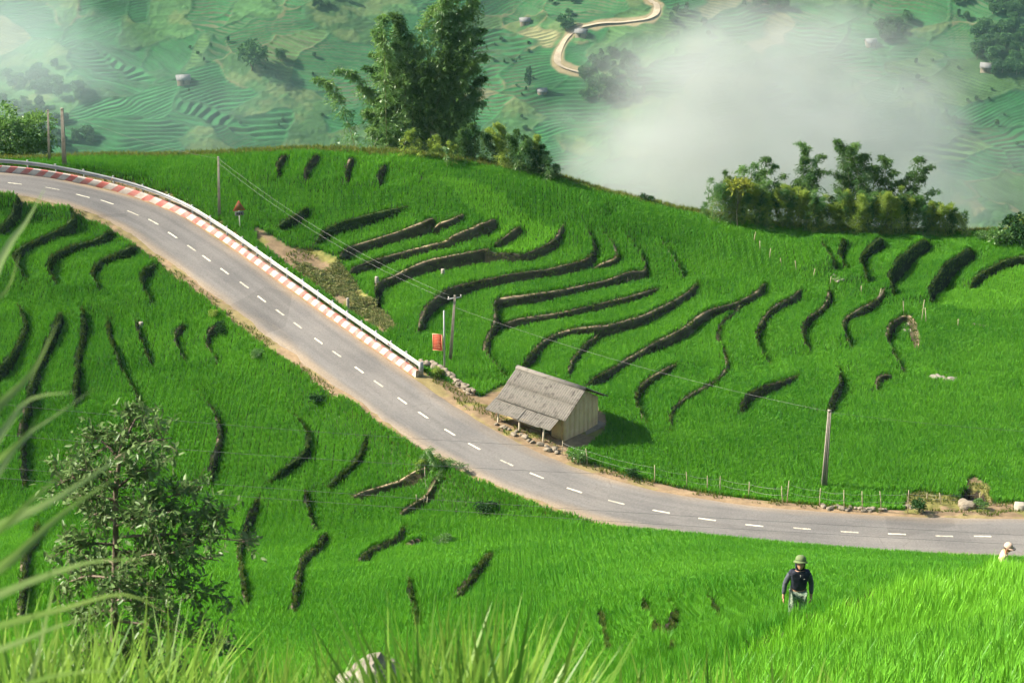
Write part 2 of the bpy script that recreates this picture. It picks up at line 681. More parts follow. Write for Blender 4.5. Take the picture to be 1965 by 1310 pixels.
tl([(664, 358), (662, 340), (668, 320), (678, 308)], 0.34)
tl([(728, 360), (724, 345), (732, 328), (742, 317)], 0.36)
tl([(816, 354), (806, 341), (798, 332)], 0.22)
tl([(1172, 416), (1162, 402), (1150, 391)], 0.28)
tl([(965, 724), (940, 700), (930, 684), (934, 656), (950, 624), (946, 592), (953, 583), (1000, 577), (1055, 568), (1120, 554), (1172, 541), (1222, 527), (1238, 533), (1231, 495), (1215, 474), (1202, 454)], 0.42)
tl([(955, 622), (1000, 616), (1060, 608), (1130, 595), (1190, 581), (1230, 569), (1257, 557)], 0.30)
tl([(1002, 708), (1016, 690), (1038, 664), (1080, 642), (1148, 637), (1222, 620), (1265, 600), (1310, 576), (1330, 560), (1331, 547)], 0.42)
tl([(1088, 728), (1096, 700), (1112, 678), (1130, 656), (1148, 640)], 0.26)
tl([(1128, 742), (1160, 723), (1200, 696), (1250, 667), (1310, 640), (1350, 610), (1410, 590), (1452, 571), (1465, 552)], 0.42)
tl([(1284, 828), (1285, 800), (1300, 776), (1335, 755), (1372, 735), (1393, 714), (1392, 690), (1380, 660), (1378, 632), (1392, 610), (1412, 598)], 0.17)
tl([(1234, 810), (1220, 785), (1218, 765), (1236, 738), (1268, 718), (1296, 700)], 0.33)
tl([(1472, 696), (1453, 668), (1450, 645), (1468, 612), (1492, 590), (1526, 574), (1533, 560)], 0.36)
tl([(1548, 672), (1538, 645), (1548, 618), (1572, 600), (1588, 584), (1588, 562)], 0.36)
tl([(1628, 664), (1616, 640), (1622, 615), (1650, 600), (1675, 588), (1690, 573)], 0.38)
tl([(1730, 712), (1710, 680), (1700, 655), (1706, 630), (1722, 615), (1738, 607), (1750, 614), (1757, 640), (1763, 670)], 0.40)
tl([(1420, 790), (1430, 768), (1455, 755), (1490, 742), (1516, 733), (1520, 724)], 0.36)
tl([(1590, 790), (1600, 762), (1611, 745), (1608, 724), (1603, 712)], 0.36)
tl([(1682, 752), (1680, 735), (1694, 723), (1714, 724)], 0.24)
tl([(1308, 530), (1295, 505), (1280, 480), (1268, 464)], 0.30)
tl([(1140, 512), (1162, 509), (1184, 505), (1181, 485), (1171, 464), (1155, 446)], 0.24)
# terraces in the dip at the far right
tl([(1600, 530), (1583, 500), (1566, 470)], 0.55, 'g', 1.0)
tl([(1622, 528), (1608, 500), (1612, 482), (1618, 468)], 0.55, 'g', 1.0)
tl([(1662, 552), (1648, 518), (1655, 494), (1673, 481), (1692, 472)], 0.6, 'g', 1.0)
tl([(1712, 574), (1703, 540), (1738, 500), (1780, 472)], 0.8, 'g', 1.2)
tl([(1785, 586), (1778, 566), (1822, 516), (1866, 487)], 0.8, 'g', 1.2)
tl([(1860, 548), (1878, 528), (1927, 508), (1975, 499)], 0.45, 'g', 1.2)
# the field below the road
tl([(0, 452), (18, 432), (33, 400), (33, 376)], 0.36, 'g')
tl([(45, 540), (27, 515), (33, 493), (83, 463), (135, 442), (145, 430), (138, 412), (124, 400)], 0.42, 'g')
tl([(107, 552), (90, 522), (106, 494), (150, 474), (200, 460), (224, 452)], 0.42, 'g', 1.0)
tl([(190, 562), (174, 535), (184, 512), (210, 498), (240, 486), (268, 478)], 0.40, 'g', 1.0)
tl([(288, 584), (273, 560), (270, 535), (282, 518), (304, 510)], 0.36, 'g')
tl([(-10, 735), (18, 700), (36, 668), (47, 640), (42, 616), (33, 598)], 0.42, 'g')
tl([(48, 800), (55, 760), (72, 710), (92, 665), (108, 632), (112, 612)], 0.42, 'g')
tl([(142, 775), (144, 730), (149, 680), (158, 640), (155, 602)], 0.42, 'g')
tl([(268, 790), (255, 752), (233, 718), (214, 672), (206, 640), (204, 618)], 0.40, 'g')
tl([(288, 700), (273, 670), (263, 640), (256, 618)], 0.36)
tl([(352, 694), (337, 665), (334, 645), (352, 628)], 0.28)
tl([(414, 694), (397, 665), (396, 645), (416, 628)], 0.32)
tl([(402, 922), (408, 888), (421, 850), (417, 815), (398, 780), (368, 752)], 0.30)
tl([(524, 922), (550, 902), (582, 880), (590, 850), (578, 820), (550, 792)], 0.34, 'g')
tl([(635, 930), (668, 905), (690, 880), (700, 850), (694, 838)], 0.26, 'g')
tl([(684, 950), (730, 940), (772, 929), (800, 922), (816, 905)], 0.26)
tl([(765, 988), (790, 972), (820, 952), (836, 930), (842, 905)], 0.34)
tl([(560, 1178), (566, 1130), (580, 1080), (608, 1056), (622, 1030)], 0.33)
tl([(604, 1024), (592, 990), (584, 960), (582, 938)], 0.33)
tl([(470, 1166), (460, 1110), (456, 1070), (468, 1024), (492, 964)], 0.33)
tl([(688, 1082), (706, 1062), (736, 1048), (764, 1036), (770, 1018)], 0.30)
tl([(770, 1040), (796, 1038), (822, 1026)], 0.24)
tl([(797, 1208), (788, 1170), (783, 1140), (778, 1116)], 0.33)
tl([(872, 1148), (893, 1125), (915, 1096), (940, 1064)], 0.34)
tl([(1256, 1244), (1246, 1210), (1232, 1178), (1222, 1152)], 0.28)
tl([(1280, 1272), (1262, 1226), (1284, 1196), (1290, 1176), (1272, 1148)], 0.30)
tl([(1158, 1274), (1150, 1234), (1150, 1184)], 0.28)
tl([(1392, 1224), (1372, 1182), (1352, 1138)], 0.26)
tl([(38, 1190), (42, 1110), (60, 1050), (70, 1010)], 0.33)
tl([(44, 930), (40, 870), (38, 830), (46, 805)], 0.36)
# the near field's edge, close to the camera
tl([(2040, 1118), (1960, 1138), (1850, 1166), (1750, 1192), (1690, 1210), (1610, 1252), (1500, 1284), (1420, 1300)], 0.60, 'g', 2.0)

H0 = H.copy()
VXX, VYY = GXX.copy(), GYY.copy()      # vertex places, drawn to the edges of the risers
NEAR = np.full(H.shape, 9.0)
RISER = np.zeros(H.shape)       # 1 on a riser's bare band
BUND = np.zeros(H.shape)
GRASSY = np.zeros(H.shape)
TLINES = []
for pts, a, kind, fade in T:
    pts = np.array(pts, float)
    W = on(pts[:, 0], pts[:, 1], H0)
    C = resample(catmull(W[:, :2], 0.4), 0.45)
    ln_ = np.linalg.norm(np.diff(C, axis=0), axis=1).sum()
    fade = min(fade, 2.4, 0.3 * ln_)
    for end in (0, 1):                       # run each step out beyond its traced end, where it fades
        q_ = C[::-1] if end == 0 else C
        m_ = min(5, len(q_) - 1)
        dv = unit(q_[-1] - q_[-1 - m_])
        ext = q_[-1] + dv * (np.arange(0.45, 0.7 * fade + 0.01, 0.45)[:, None])
        q_ = np.concatenate([q_, ext])
        C = q_[::-1] if end == 0 else q_
    a = a * 1.0
    for _ in range(2):
        C[1:-1] = 0.25 * C[:-2] + 0.5 * C[1:-1] + 0.25 * C[2:]
    TLINES.append((C, a, kind, fade))
    L = 2.1
    mg = 7.0
    i0, i1 = np.searchsorted(gx, [C[:, 0].min() - mg, C[:, 0].max() + mg])
    j0, j1 = np.searchsorted(gy, [C[:, 1].min() - mg, C[:, 1].max() + mg])
    X, Y = GXX[i0:i1, j0:j1], GYY[i0:i1, j0:j1]
    if X.size == 0:
        continue
    d, s = polyline_dist(C, X, Y)
    d0 = d.copy()
    near = point_at(C, s)
    tot = np.linalg.norm(np.diff(C, axis=0), axis=1).sum()
    tp = sstep(0, fade, s) * sstep(0, fade, tot - s)
    rd = 1 - sstep(2.6, 3.6, 6.5 - np.abs(ROAD_D[i0:i1, j0:j1]))      # keep off the road bed
    lean = 0.02 + 0.06 * a
    amp = a * tp * rd * (1 + 0.32 * vnoise(s * 0.35, 0 * s + a * 50, 5))
    dl = amp * np.where(d > 0, 1, -1) * np.exp(-np.abs(d) / L)
    bund = 0.05 * tp * rd * np.exp(-(d - 0.1) ** 2 / 0.03) * (d > 0)
    H[i0:i1, j0:j1] += dl + bund
    # snap the nearest rows of vertices to the lip and to the foot
    mv = (np.abs(d) < 0.30) & (tp * rd > 0.12) & (np.abs(d) < NEAR[i0:i1, j0:j1])
    dirn = np.stack([X - near[..., 0], Y - near[..., 1]], -1) / (np.abs(d) + 1e-6)[..., None]
    tgt = np.where(np.abs(d) < 0.15, np.where(d > 0, 0.03, 2 * lean), np.where(d > 0, 0.20, 2 * lean + 0.14))
    tgt = tgt + 0.05 * vnoise(s * 1.1, 0 * s + a * 31, 6) * np.sign(d)
    VXX[i0:i1, j0:j1] = np.where(mv, near[..., 0] + dirn[..., 0] * tgt, VXX[i0:i1, j0:j1])
    VYY[i0:i1, j0:j1] = np.where(mv, near[..., 1] + dirn[..., 1] * tgt, VYY[i0:i1, j0:j1])
    NEAR[i0:i1, j0:j1] = np.where(mv, np.abs(d), NEAR[i0:i1, j0:j1])
    dj = d + 0.07 * vnoise(X * 1.3, Y * 1.3, 3)
    band = tp * rd * sstep(-0.14 - 0.58 * a, -0.05 - 0.52 * a, dj) * (1 - sstep(-0.03, 0.05, dj))
    bb = tp * np.exp(-((dj - 0.05) / 0.10) ** 2) * rd * min(1.0, a / 0.2) * sstep(-0.35, 0.15, vnoise(s * 0.22, 0 * s + a * 61, 10))
    RISER[i0:i1, j0:j1] = np.maximum(RISER[i0:i1, j0:j1], band)
    BUND[i0:i1, j0:j1] = np.maximum(BUND[i0:i1, j0:j1], bb)
    if kind == 'g':
        GRASSY[i0:i1, j0:j1] = np.maximum(GRASSY[i0:i1, j0:j1], np.maximum(band, bb))

# ------------------------------------------------------------------ masks over the land
PU, PV, PF = project(np.stack([GXX, GYY, H], -1))


def in_poly(poly, u, v):
    poly = np.asarray(poly, float)
    inside = np.zeros(np.shape(u), bool)
    x0, y0 = poly[-1]
    for x1, y1 in poly:
        c = ((y1 > v) != (y0 > v)) & (u < (x0 - x1) * (v - y1) / (y0 - y1 + 1e-12) + x1)
        inside ^= c
        x0, y0 = x1, y1
    return inside


jit = 0.35 * vnoise(GXX * 0.8, GYY * 0.8, 11) + 0.2 * vnoise(GXX * 2.1, GYY * 2.1, 12)
crest_line = resample(catmull(crest_w[:, :2], 0.5), 1.0)
_jb = np.searchsorted(gy, 120)
CRD = np.full(H.shape, -50.0)
CRD[:, _jb:] = polyline_dist(crest_line, GXX[:, _jb:], GYY[:, _jb:])[0]     # positive beyond the crest
BARE = [(492, 436), (560, 476), (608, 478), (650, 500), (672, 530), (690, 556), (726, 584), (760, 628), (735, 640), (690, 612), (560, 515), (492, 462)]
WEEDY = [(560, 505), (650, 505), (690, 556), (726, 584), (764, 632), (735, 645), (690, 615), (600, 540)]
YARD = [(820, 712), (880, 745), (925, 762), (960, 740), (1120, 760), (1165, 800), (1160, 830), (1120, 862), (1040, 870), (960, 830), (880, 775)]
DITCH = [(1735, 985), (1740, 950), (1765, 942), (1800, 950), (1850, 955), (1856, 922), (1870, 914), (1895, 930), (1905, 965), (1990, 968), (1990, 992)]
m_bare = in_poly(BARE, PU, PV)
m_yard = in_poly(YARD, PU, PV) & (GYY > 80)
m_ditch = in_poly(DITCH, PU, PV) & (GYY > 80)
rail_end = int(np.argmin(np.abs(project(RC + RN * 3.1)[0] - 803)))      # the guardrail runs from here to the left end
RAIL_S = _arc[rail_end]
has_rail = ROAD_S > RAIL_S
up_lim = np.where(has_rail, 4.1, 3.9) + jit * 0.5
lo_lim = np.where(ROAD_S < 60, 3.15, 3.7) + jit * 0.45
m_road = (ROAD_D < up_lim) & (ROAD_D > -lo_lim)

# gully beside the road at the far right
_gq = on([1868], [958])[0]
_gd = np.hypot((GXX - _gq[0]) / 1.0, (GYY - _gq[1] - 0.3) / 1.5)
H -= 1.5 * (1 - sstep(0.35, 1.0, _gd))

# colours of the bare land
n1 = fbm(GXX * 0.5, GYY * 0.5, 21)
n2 = fbm(GXX * 1.9, GYY * 1.9, 25)
col = np.empty(H.shape + (3,))
col[:] = (0.045, 0.095, 0.018)
earth = np.array([0.034, 0.025, 0.017]) * (1 + 0.35 * n2[..., None])  # shade of the riser faces worked into this dark earth tone
gras = np.array([0.040, 0.075, 0.018]) * (1 + 0.4 * n2[..., None])
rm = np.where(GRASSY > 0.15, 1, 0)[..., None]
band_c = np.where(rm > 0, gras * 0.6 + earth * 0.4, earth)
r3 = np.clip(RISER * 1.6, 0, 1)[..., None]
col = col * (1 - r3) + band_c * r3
bund_c = np.where(rm > 0, np.array([0.06, 0.10, 0.025]), np.array([0.15, 0.115, 0.065]))  # sunlit edge of the earth bunds put into the paler colour
b3 = (sstep(0.35, 0.8, BUND) * np.where(GRASSY > 0.15, 0.7, 1.0) * (1 - 0.6 * sstep(0.0, 0.5, n1)))[..., None]
col = col * (1 - b3) + bund_c * b3
dirt = np.array([0.25, 0.175, 0.10]) * (1 + 0.30 * n2[..., None] + 0.15 * n1[..., None])
dry = np.array([0.20, 0.185, 0.055]) * (1 + 0.3 * n2[..., None])
side = np.where(n1[..., None] > 0.05 - 0.25 * (ROAD_D[..., None] > 0), dirt, 0.55 * dirt + 0.45 * dry)
k = m_road[..., None]
col = np.where(k, side, col)
k = (m_bare | m_yard)[..., None]
col = np.where(k, np.where(n1[..., None] > 0.12, dry, dirt * 0.9), col)
k = m_ditch[..., None]
col = np.where(k, np.where(n1[..., None] > 0.0, dry * 0.8, dirt * 0.8), col)
k = (_gd < 0.95)[..., None]
col = np.where(k, earth * 0.8, col)
k = sstep(0.5, 3.0, CRD)[..., None]
col = col * (1 - k) + np.array([0.05, 0.09, 0.022]) * k

# rough up the bare ground
H += 0.03 * n2 * (m_road & (np.abs(ROAD_D) > 3.0)) + 0.10 * n2 * (m_bare | m_ditch) + 0.03 * n2 * np.clip(RISER, 0, 1)

M_land = mat_attr('terraced_earth', 'land', vary=0.30, scale=2.2, bump=0.5, bscale=9.0)
keep = (np.abs(GXX) < 9 + 0.275 * GYY) & (CRD < 34)
cell_keep = keep[:-1, :-1] & keep[1:, :-1] & keep[:-1, 1:] & keep[1:, 1:]
idx = np.full(H.shape, -1)
usedv = np.zeros(H.shape, bool)
usedv[:-1, :-1] |= cell_keep
usedv[1:, :-1] |= cell_keep
usedv[:-1, 1:] |= cell_keep
usedv[1:, 1:] |= cell_keep
idx[usedv] = np.arange(usedv.sum())
ii, jj = np.nonzero(cell_keep)
quads = np.stack([idx[ii, jj], idx[ii + 1, jj], idx[ii + 1, jj + 1], idx[ii, jj + 1]], 1)
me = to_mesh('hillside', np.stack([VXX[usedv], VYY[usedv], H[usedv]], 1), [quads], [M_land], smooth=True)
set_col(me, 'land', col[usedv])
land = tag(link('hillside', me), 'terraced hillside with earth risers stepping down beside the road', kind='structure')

# the risers' earth faces: a ribbon from lip to foot for every terrace step
RIB_P, RIB_T = [], []
for (C, a, kind, fade) in TLINES:
    n_ = len(C)
    if n_ < 4:
        continue
    t_ = unit(np.gradient(C, axis=0))
    nl = np.stack([-t_[:, 1], t_[:, 0]], 1)
    s_ = np.concatenate([[0], np.cumsum(np.linalg.norm(np.diff(C, axis=0), axis=1))])
    k = (sample(np.abs(ROAD_D), C[:, 0], C[:, 1]) > 3.4) & (s_ > 0.1 * fade) & (s_ < s_[-1] - 0.1 * fade)
    if k.sum() < 4:
        continue
    C, nl, s_ = C[k], nl[k], s_[k]
    n_ = len(C)
    U = C + nl * 0.34
    B = C - nl * (0.50 + 0.3 * a)
    zu = sample(H, U[:, 0], U[:, 1])
    zb = np.minimum(sample(H, B[:, 0], B[:, 1]), zu - 0.02)
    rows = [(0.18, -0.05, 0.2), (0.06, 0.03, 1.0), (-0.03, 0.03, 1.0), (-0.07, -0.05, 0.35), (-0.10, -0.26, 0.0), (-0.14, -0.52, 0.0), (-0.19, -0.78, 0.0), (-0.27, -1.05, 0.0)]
    V, CC = [], []
    for r_, (o_, f_, lip) in enumerate(rows):
        jn = vnoise(s_ * 1.7 + r_ * 3.1, s_ * 0 + a * 77, 8) * 0.05 + vnoise(s_ * 0.6, s_ * 0 + a * 33 + r_ * 0.4, 9) * 0.05
        oo = (o_ * (1 + 0.9 * a * (o_ < 0)) + (jn if r_ > 1 else 0))
        p = C + nl * np.broadcast_to(oo, (n_,))[:, None]
        z = zu + f_ if (f_ >= 0 or r_ == 0) else zu + (zu - zb) * f_ + 0.02 * jn
        V.append(np.concatenate([p, z[:, None]], 1))
        nn_ = fbm(p[:, 0] * 1.6, p[:, 1] * 1.6 + z * 3, 27)
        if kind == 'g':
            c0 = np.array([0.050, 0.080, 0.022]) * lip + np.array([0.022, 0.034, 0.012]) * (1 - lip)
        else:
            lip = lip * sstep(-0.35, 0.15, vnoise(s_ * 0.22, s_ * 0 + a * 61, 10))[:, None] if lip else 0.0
            c0 = np.array([0.25, 0.19, 0.115]) * lip + np.array([0.054, 0.047, 0.026]) * (1 - lip)  # sun on the lip and shade on the face are in these colours
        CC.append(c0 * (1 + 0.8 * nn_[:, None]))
    i = np.arange(n_ - 1)[None]
    r_ = np.arange(len(rows) - 1)[:, None]
    q = np.stack([r_ * n_ + i, r_ * n_ + i + 1, (r_ + 1) * n_ + i + 1, (r_ + 1) * n_ + i], -1).reshape(-1, 4)
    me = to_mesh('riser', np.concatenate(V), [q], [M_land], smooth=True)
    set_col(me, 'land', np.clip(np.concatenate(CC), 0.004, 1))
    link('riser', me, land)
    V3 = np.stack(V)
    num = int(s_[-1] - s_[0]) * (30 if kind == 'g' else 15)
    ri = RNG.uniform(1.5, 6.0, num)
    ci = RNG.uniform(0, n_ - 1.01, num)
    r0, c0_ = ri.astype(int), ci.astype(int)
    w0, w1 = (ri - r0)[:, None], (ci - c0_)[:, None]
    RIB_P.append((V3[r0, c0_] * (1 - w1) + V3[r0, c0_ + 1] * w1) * (1 - w0) + (V3[r0 + 1, c0_] * (1 - w1) + V3[r0 + 1, c0_ + 1] * w1) * w0)
    RIB_T.append(np.clip(RNG.normal(0.12 if kind == 'g' else 0.2, 0.2, num), 0, 1))

# ------------------------------------------------------------------ road
M_asph, nt, out = new_mat('asphalt')
tc = nt.nodes.new('ShaderNodeTexCoord')
big = nt.nodes.new('ShaderNodeTexNoise')
big.inputs['Scale'].default_value = 0.25
big.inputs['Detail'].default_value = 6
fine = nt.nodes.new('ShaderNodeTexNoise')
fine.inputs['Scale'].default_value = 9.0
fine.inputs['Detail'].default_value = 5
nt.links.new(tc.outputs['Object'], big.inputs['Vector'])
nt.links.new(tc.outputs['Object'], fine.inputs['Vector'])
rp = nt.nodes.new('ShaderNodeValToRGB')
rp.color_ramp.elements[0].position = 0.3
rp.color_ramp.elements[0].color = (0.135, 0.127, 0.118, 1)
rp.color_ramp.elements[1].position = 0.7
rp.color_ramp.elements[1].color = (0.185, 0.170, 0.152, 1)
nt.links.new(big.outputs['Fac'], rp.inputs['Fac'])
dust = nt.nodes.new('ShaderNodeAttribute')
dust.attribute_name = 'dust'
mx = nt.nodes.new('ShaderNodeMix')
mx.data_type = 'RGBA'
mx.inputs[7].default_value = (0.30, 0.225, 0.145, 1)
nt.links.new(dust.outputs['Fac'], mx.inputs['Factor'])
nt.links.new(rp.outputs['Color'], mx.inputs[6])
mr = nt.nodes.new('ShaderNodeMapRange')
mr.inputs['From Min'].default_value = 0.3
mr.inputs['From Max'].default_value = 0.7
mr.inputs['To Min'].default_value = 0.85
mr.inputs['To Max'].default_value = 1.15
nt.links.new(fine.outputs['Fac'], mr.inputs['Value'])
vm = nt.nodes.new('ShaderNodeVectorMath')
vm.operation = 'SCALE'
# wheel tracks, streaks and patches follow the road
ra = nt.nodes.new('ShaderNodeAttribute')
ra.attribute_name = 'arc'
ro = nt.nodes.new('ShaderNodeAttribute')
ro.attribute_name = 'across'
cb = nt.nodes.new('ShaderNodeCombineXYZ')
nt.links.new(ra.outputs['Fac'], cb.inputs[0])
nt.links.new(ro.outputs['Fac'], cb.inputs[1])
mp = nt.nodes.new('ShaderNodeMapping')
mp.inputs['Scale'].default_value = (0.12, 1.6, 1.0)
nt.links.new(cb.outputs[0], mp.inputs['Vector'])
sn = nt.nodes.new('ShaderNodeTexNoise')
sn.inputs['Scale'].default_value = 1.0
sn.inputs['Detail'].default_value = 5
nt.links.new(mp.outputs[0], sn.inputs['Vector'])
pn = nt.nodes.new('ShaderNodeTexVoronoi')
pn.inputs['Scale'].default_value = 0.16
nt.links.new(cb.outputs[0], pn.inputs['Vector'])
psep = nt.nodes.new('ShaderNodeSeparateColor')
nt.links.new(pn.outputs['Color'], psep.inputs[0])
pr_ = nt.nodes.new('ShaderNodeMapRange')
pr_.inputs['From Min'].default_value = 0.86
pr_.inputs['From Max'].default_value = 0.87
pr_.inputs['To Min'].default_value = 1.0
pr_.inputs['To Max'].default_value = 0.86
nt.links.new(psep.outputs[0], pr_.inputs['Value'])
ck = nt.nodes.new('ShaderNodeTexVoronoi')
ck.feature = 'DISTANCE_TO_EDGE'
ck.inputs['Scale'].default_value = 0.55
nt.links.new(cb.outputs[0], ck.inputs['Vector'])
ckr = nt.nodes.new('ShaderNodeMapRange')
ckr.inputs['From Min'].default_value = 0.0
ckr.inputs['From Max'].default_value = 0.018
ckr.inputs['To Min'].default_value = 0.80
ckr.inputs['To Max'].default_value = 1.0
nt.links.new(ck.outputs['Distance'], ckr.inputs['Value'])
ckm = nt.nodes.new('ShaderNodeMapRange')
ckm.inputs['From Min'].default_value = 0.52
ckm.inputs['From Max'].default_value = 0.62
nt.links.new(big.outputs['Fac'], ckm.inputs['Value'])
ckx = nt.nodes.new('ShaderNodeMix')
ckx.inputs[2].default_value = 1.0
nt.links.new(ckm.outputs['Result'], ckx.inputs[0])
nt.links.new(ckr.outputs['Result'], ckx.inputs[3])
sr = nt.nodes.new('ShaderNodeMapRange')
sr.inputs['From Min'].default_value = 0.3
sr.inputs['From Max'].default_value = 0.7
sr.inputs['To Min'].default_value = 0.86
sr.inputs['To Max'].default_value = 1.12
nt.links.new(sn.outputs['Fac'], sr.inputs['Value'])
m1 = nt.nodes.new('ShaderNodeMath')
m1.operation = 'MULTIPLY'
nt.links.new(sr.outputs['Result'], m1.inputs[0])
nt.links.new(pr_.outputs['Result'], m1.inputs[1])
m2 = nt.nodes.new('ShaderNodeMath')
m2.operation = 'MULTIPLY'
nt.links.new(m1.outputs[0], m2.inputs[0])
nt.links.new(ckx.outputs[0], m2.inputs[1])
m3 = nt.nodes.new('ShaderNodeMath')
m3.operation = 'MULTIPLY'
nt.links.new(m2.outputs[0], m3.inputs[0])
nt.links.new(mr.outputs['Result'], m3.inputs[1])
nt.links.new(mx.outputs[2], vm.inputs[0])
nt.links.new(m3.outputs[0], vm.inputs['Scale'])
b = nt.nodes.new('ShaderNodeBsdfPrincipled')
b.inputs['Roughness'].default_value = 0.9
b.inputs['Specular IOR Level'].default_value = 0.2
nt.links.new(vm.outputs['Vector'], b.inputs['Base Color'])
nt.links.new(b.outputs['BSDF'], out.inputs['Surface'])

na = 23
off = np.linspace(-1, 1, na)
V = []
DU = []
AC = []
for k in range(len(RC)):
    c = RC[k]
    e0 = RHALF + 0.28 * float(vnoise(_arc[k] * 0.6, 3.3, 31)) + 0.12 * float(vnoise(_arc[k] * 2.2, 7.7, 32))
    e1 = RHALF - 0.12 + 0.08 * float(vnoise(_arc[k] * 1.1, 5.3, 33))
    o = np.where(off < 0, off * e0, off * e1)
    z = c[2] + 0.035 - 0.03 * np.abs(o) / RHALF
    z = z - 0.06 * (np.abs(off) > 0.99)
    V.append(np.stack([c[0] + RN[k, 0] * o, c[1] + RN[k, 1] * o, z], 1))
    AC.append(o)
    nzz = 0.5 + 0.5 * fbm(_arc[k] * 0.25 + 0 * o, o * 1.3, 36)
    DU.append(np.clip(sstep(1.6, 2.9, np.abs(o) + 0.9 * (nzz - 0.5)) * (0.45 + 0.6 * nzz), 0, 1))
V = np.concatenate(V)
i = np.arange(len(RC) - 1)[:, None] * na
j = np.arange(na - 1)[None]
q = np.stack([i + j, i + j + 1, i + na + j + 1, i + na + j], -1).reshape(-1, 4)
me = to_mesh('road', V, [q], [M_asph], smooth=True)
set_f(me, 'dust', np.concatenate(DU))
set_f(me, 'arc', np.repeat(_arc, na))
set_f(me, 'across', np.concatenate(AC))
road = tag(link('road', me), 'grey asphalt road curving down past the terraces', kind='structure')
M_paint = mat_noise('worn_paint', (0.80, 0.74, 0.55), (0.42, 0.38, 0.30), scale=5.0, rough=0.8)
M_paint2 = mat_noise('faded_paint', (0.62, 0.56, 0.42), (0.26, 0.24, 0.20), scale=7.0, rough=0.85)
ru, rv, _ = project(RC)
# dashes: photo centres
DASH = [(1893, 1028), (1807, 1028), (1717, 1024), (1625, 1020), (1533, 1013), (1442, 1007), (1350, 995), (1263, 980), (1178, 962), (1102, 940), (1030, 912),
        (968, 885), (910, 856), (859, 826), (812, 796), (769, 766), (728, 737), (687, 708), (648, 680), (609, 652), (571, 624), (535, 598), (500, 571), (465, 545), (430, 520),
        (397, 496), (365, 473), (331, 451), (298, 429), (256, 409), (210, 391), (158, 376), (95, 362), (30, 352)]
for (u, v) in DASH:
    k = int(np.argmin((ru - u) ** 2 + (rv - v) ** 2))
    t = RT[k]
    n = RN[k]
    c = at_z(u, v, RC[k, 2] + 0.04)
    k2 = int(np.argmin(np.linalg.norm(RC[:, :2] - c[:2], axis=1)))
    o = float(np.dot(c - RC[k2], RN[k2]))
    mb = MB()
    pts = []
    for s in np.linspace(-0.56, 0.56, 6):
        for w in (-0.075, 0.075):
            q_ = RC[k2] + RT[k2] * s + RN[k2] * (o + w + random.uniform(-.01, .01))
            q_ = q_ + np.array([0, 0, 0.043 - 0.03 * abs(o) / RHALF])
            pts.append(q_)
    f = np.array([[2 * a, 2 * a + 2, 2 * a + 3, 2 * a + 1] for a in range(5)])
    mb.add(pts, f)
    mb.build('lane_marking', random.choice([M_paint, M_paint, M_paint2]), road)

# ------------------------------------------------------------------ rice
def plant_mesh(name, mat, blades, h, spread, width, seed, segs=3):
    r = np.random.default_rng(seed)
    mb = MB()
    for k in range(blades):
        az = r.uniform(0, 2 * math.pi)
        lean = r.uniform(0.10, 0.75) * spread
        hh = h * r.uniform(0.7, 1.08)
        b0 = np.array([math.cos(az), math.sin(az), 0]) * r.uniform(0, 0.05)
        dr = np.array([math.cos(az), math.sin(az), 0])
        sd = np.array([-math.sin(az + r.normal() * .5), math.cos(az + r.normal() * .5), 0])
        t = np.linspace(0, 1, segs + 1)
        cen = b0 + dr * (lean * t ** 2)[:, None] + np.array([0, 0, 1.0]) * (hh * (t - 0.28 * lean / spread * t ** 3))[:, None]
        wd = width * np.array([0.7, 1.0, 0.75, 0.0])[:segs + 1] if segs == 3 else width * np.linspace(1, 0, segs + 1)
        a = cen - sd * (wd / 2)[:, None]
        bb = cen + sd * (wd / 2)[:, None]
        v = np.concatenate([a[:-1], bb[:-1], cen[-1:]])
        n = segs
        f4 = [[x, n + x, n + x + 1, x + 1] for x in range(segs - 1)]
        mb.add(v, [np.array(f4), np.array([[n - 1, 2 * n - 1, 2 * n]])])
    return mb.build(name, mat, data_only=True)


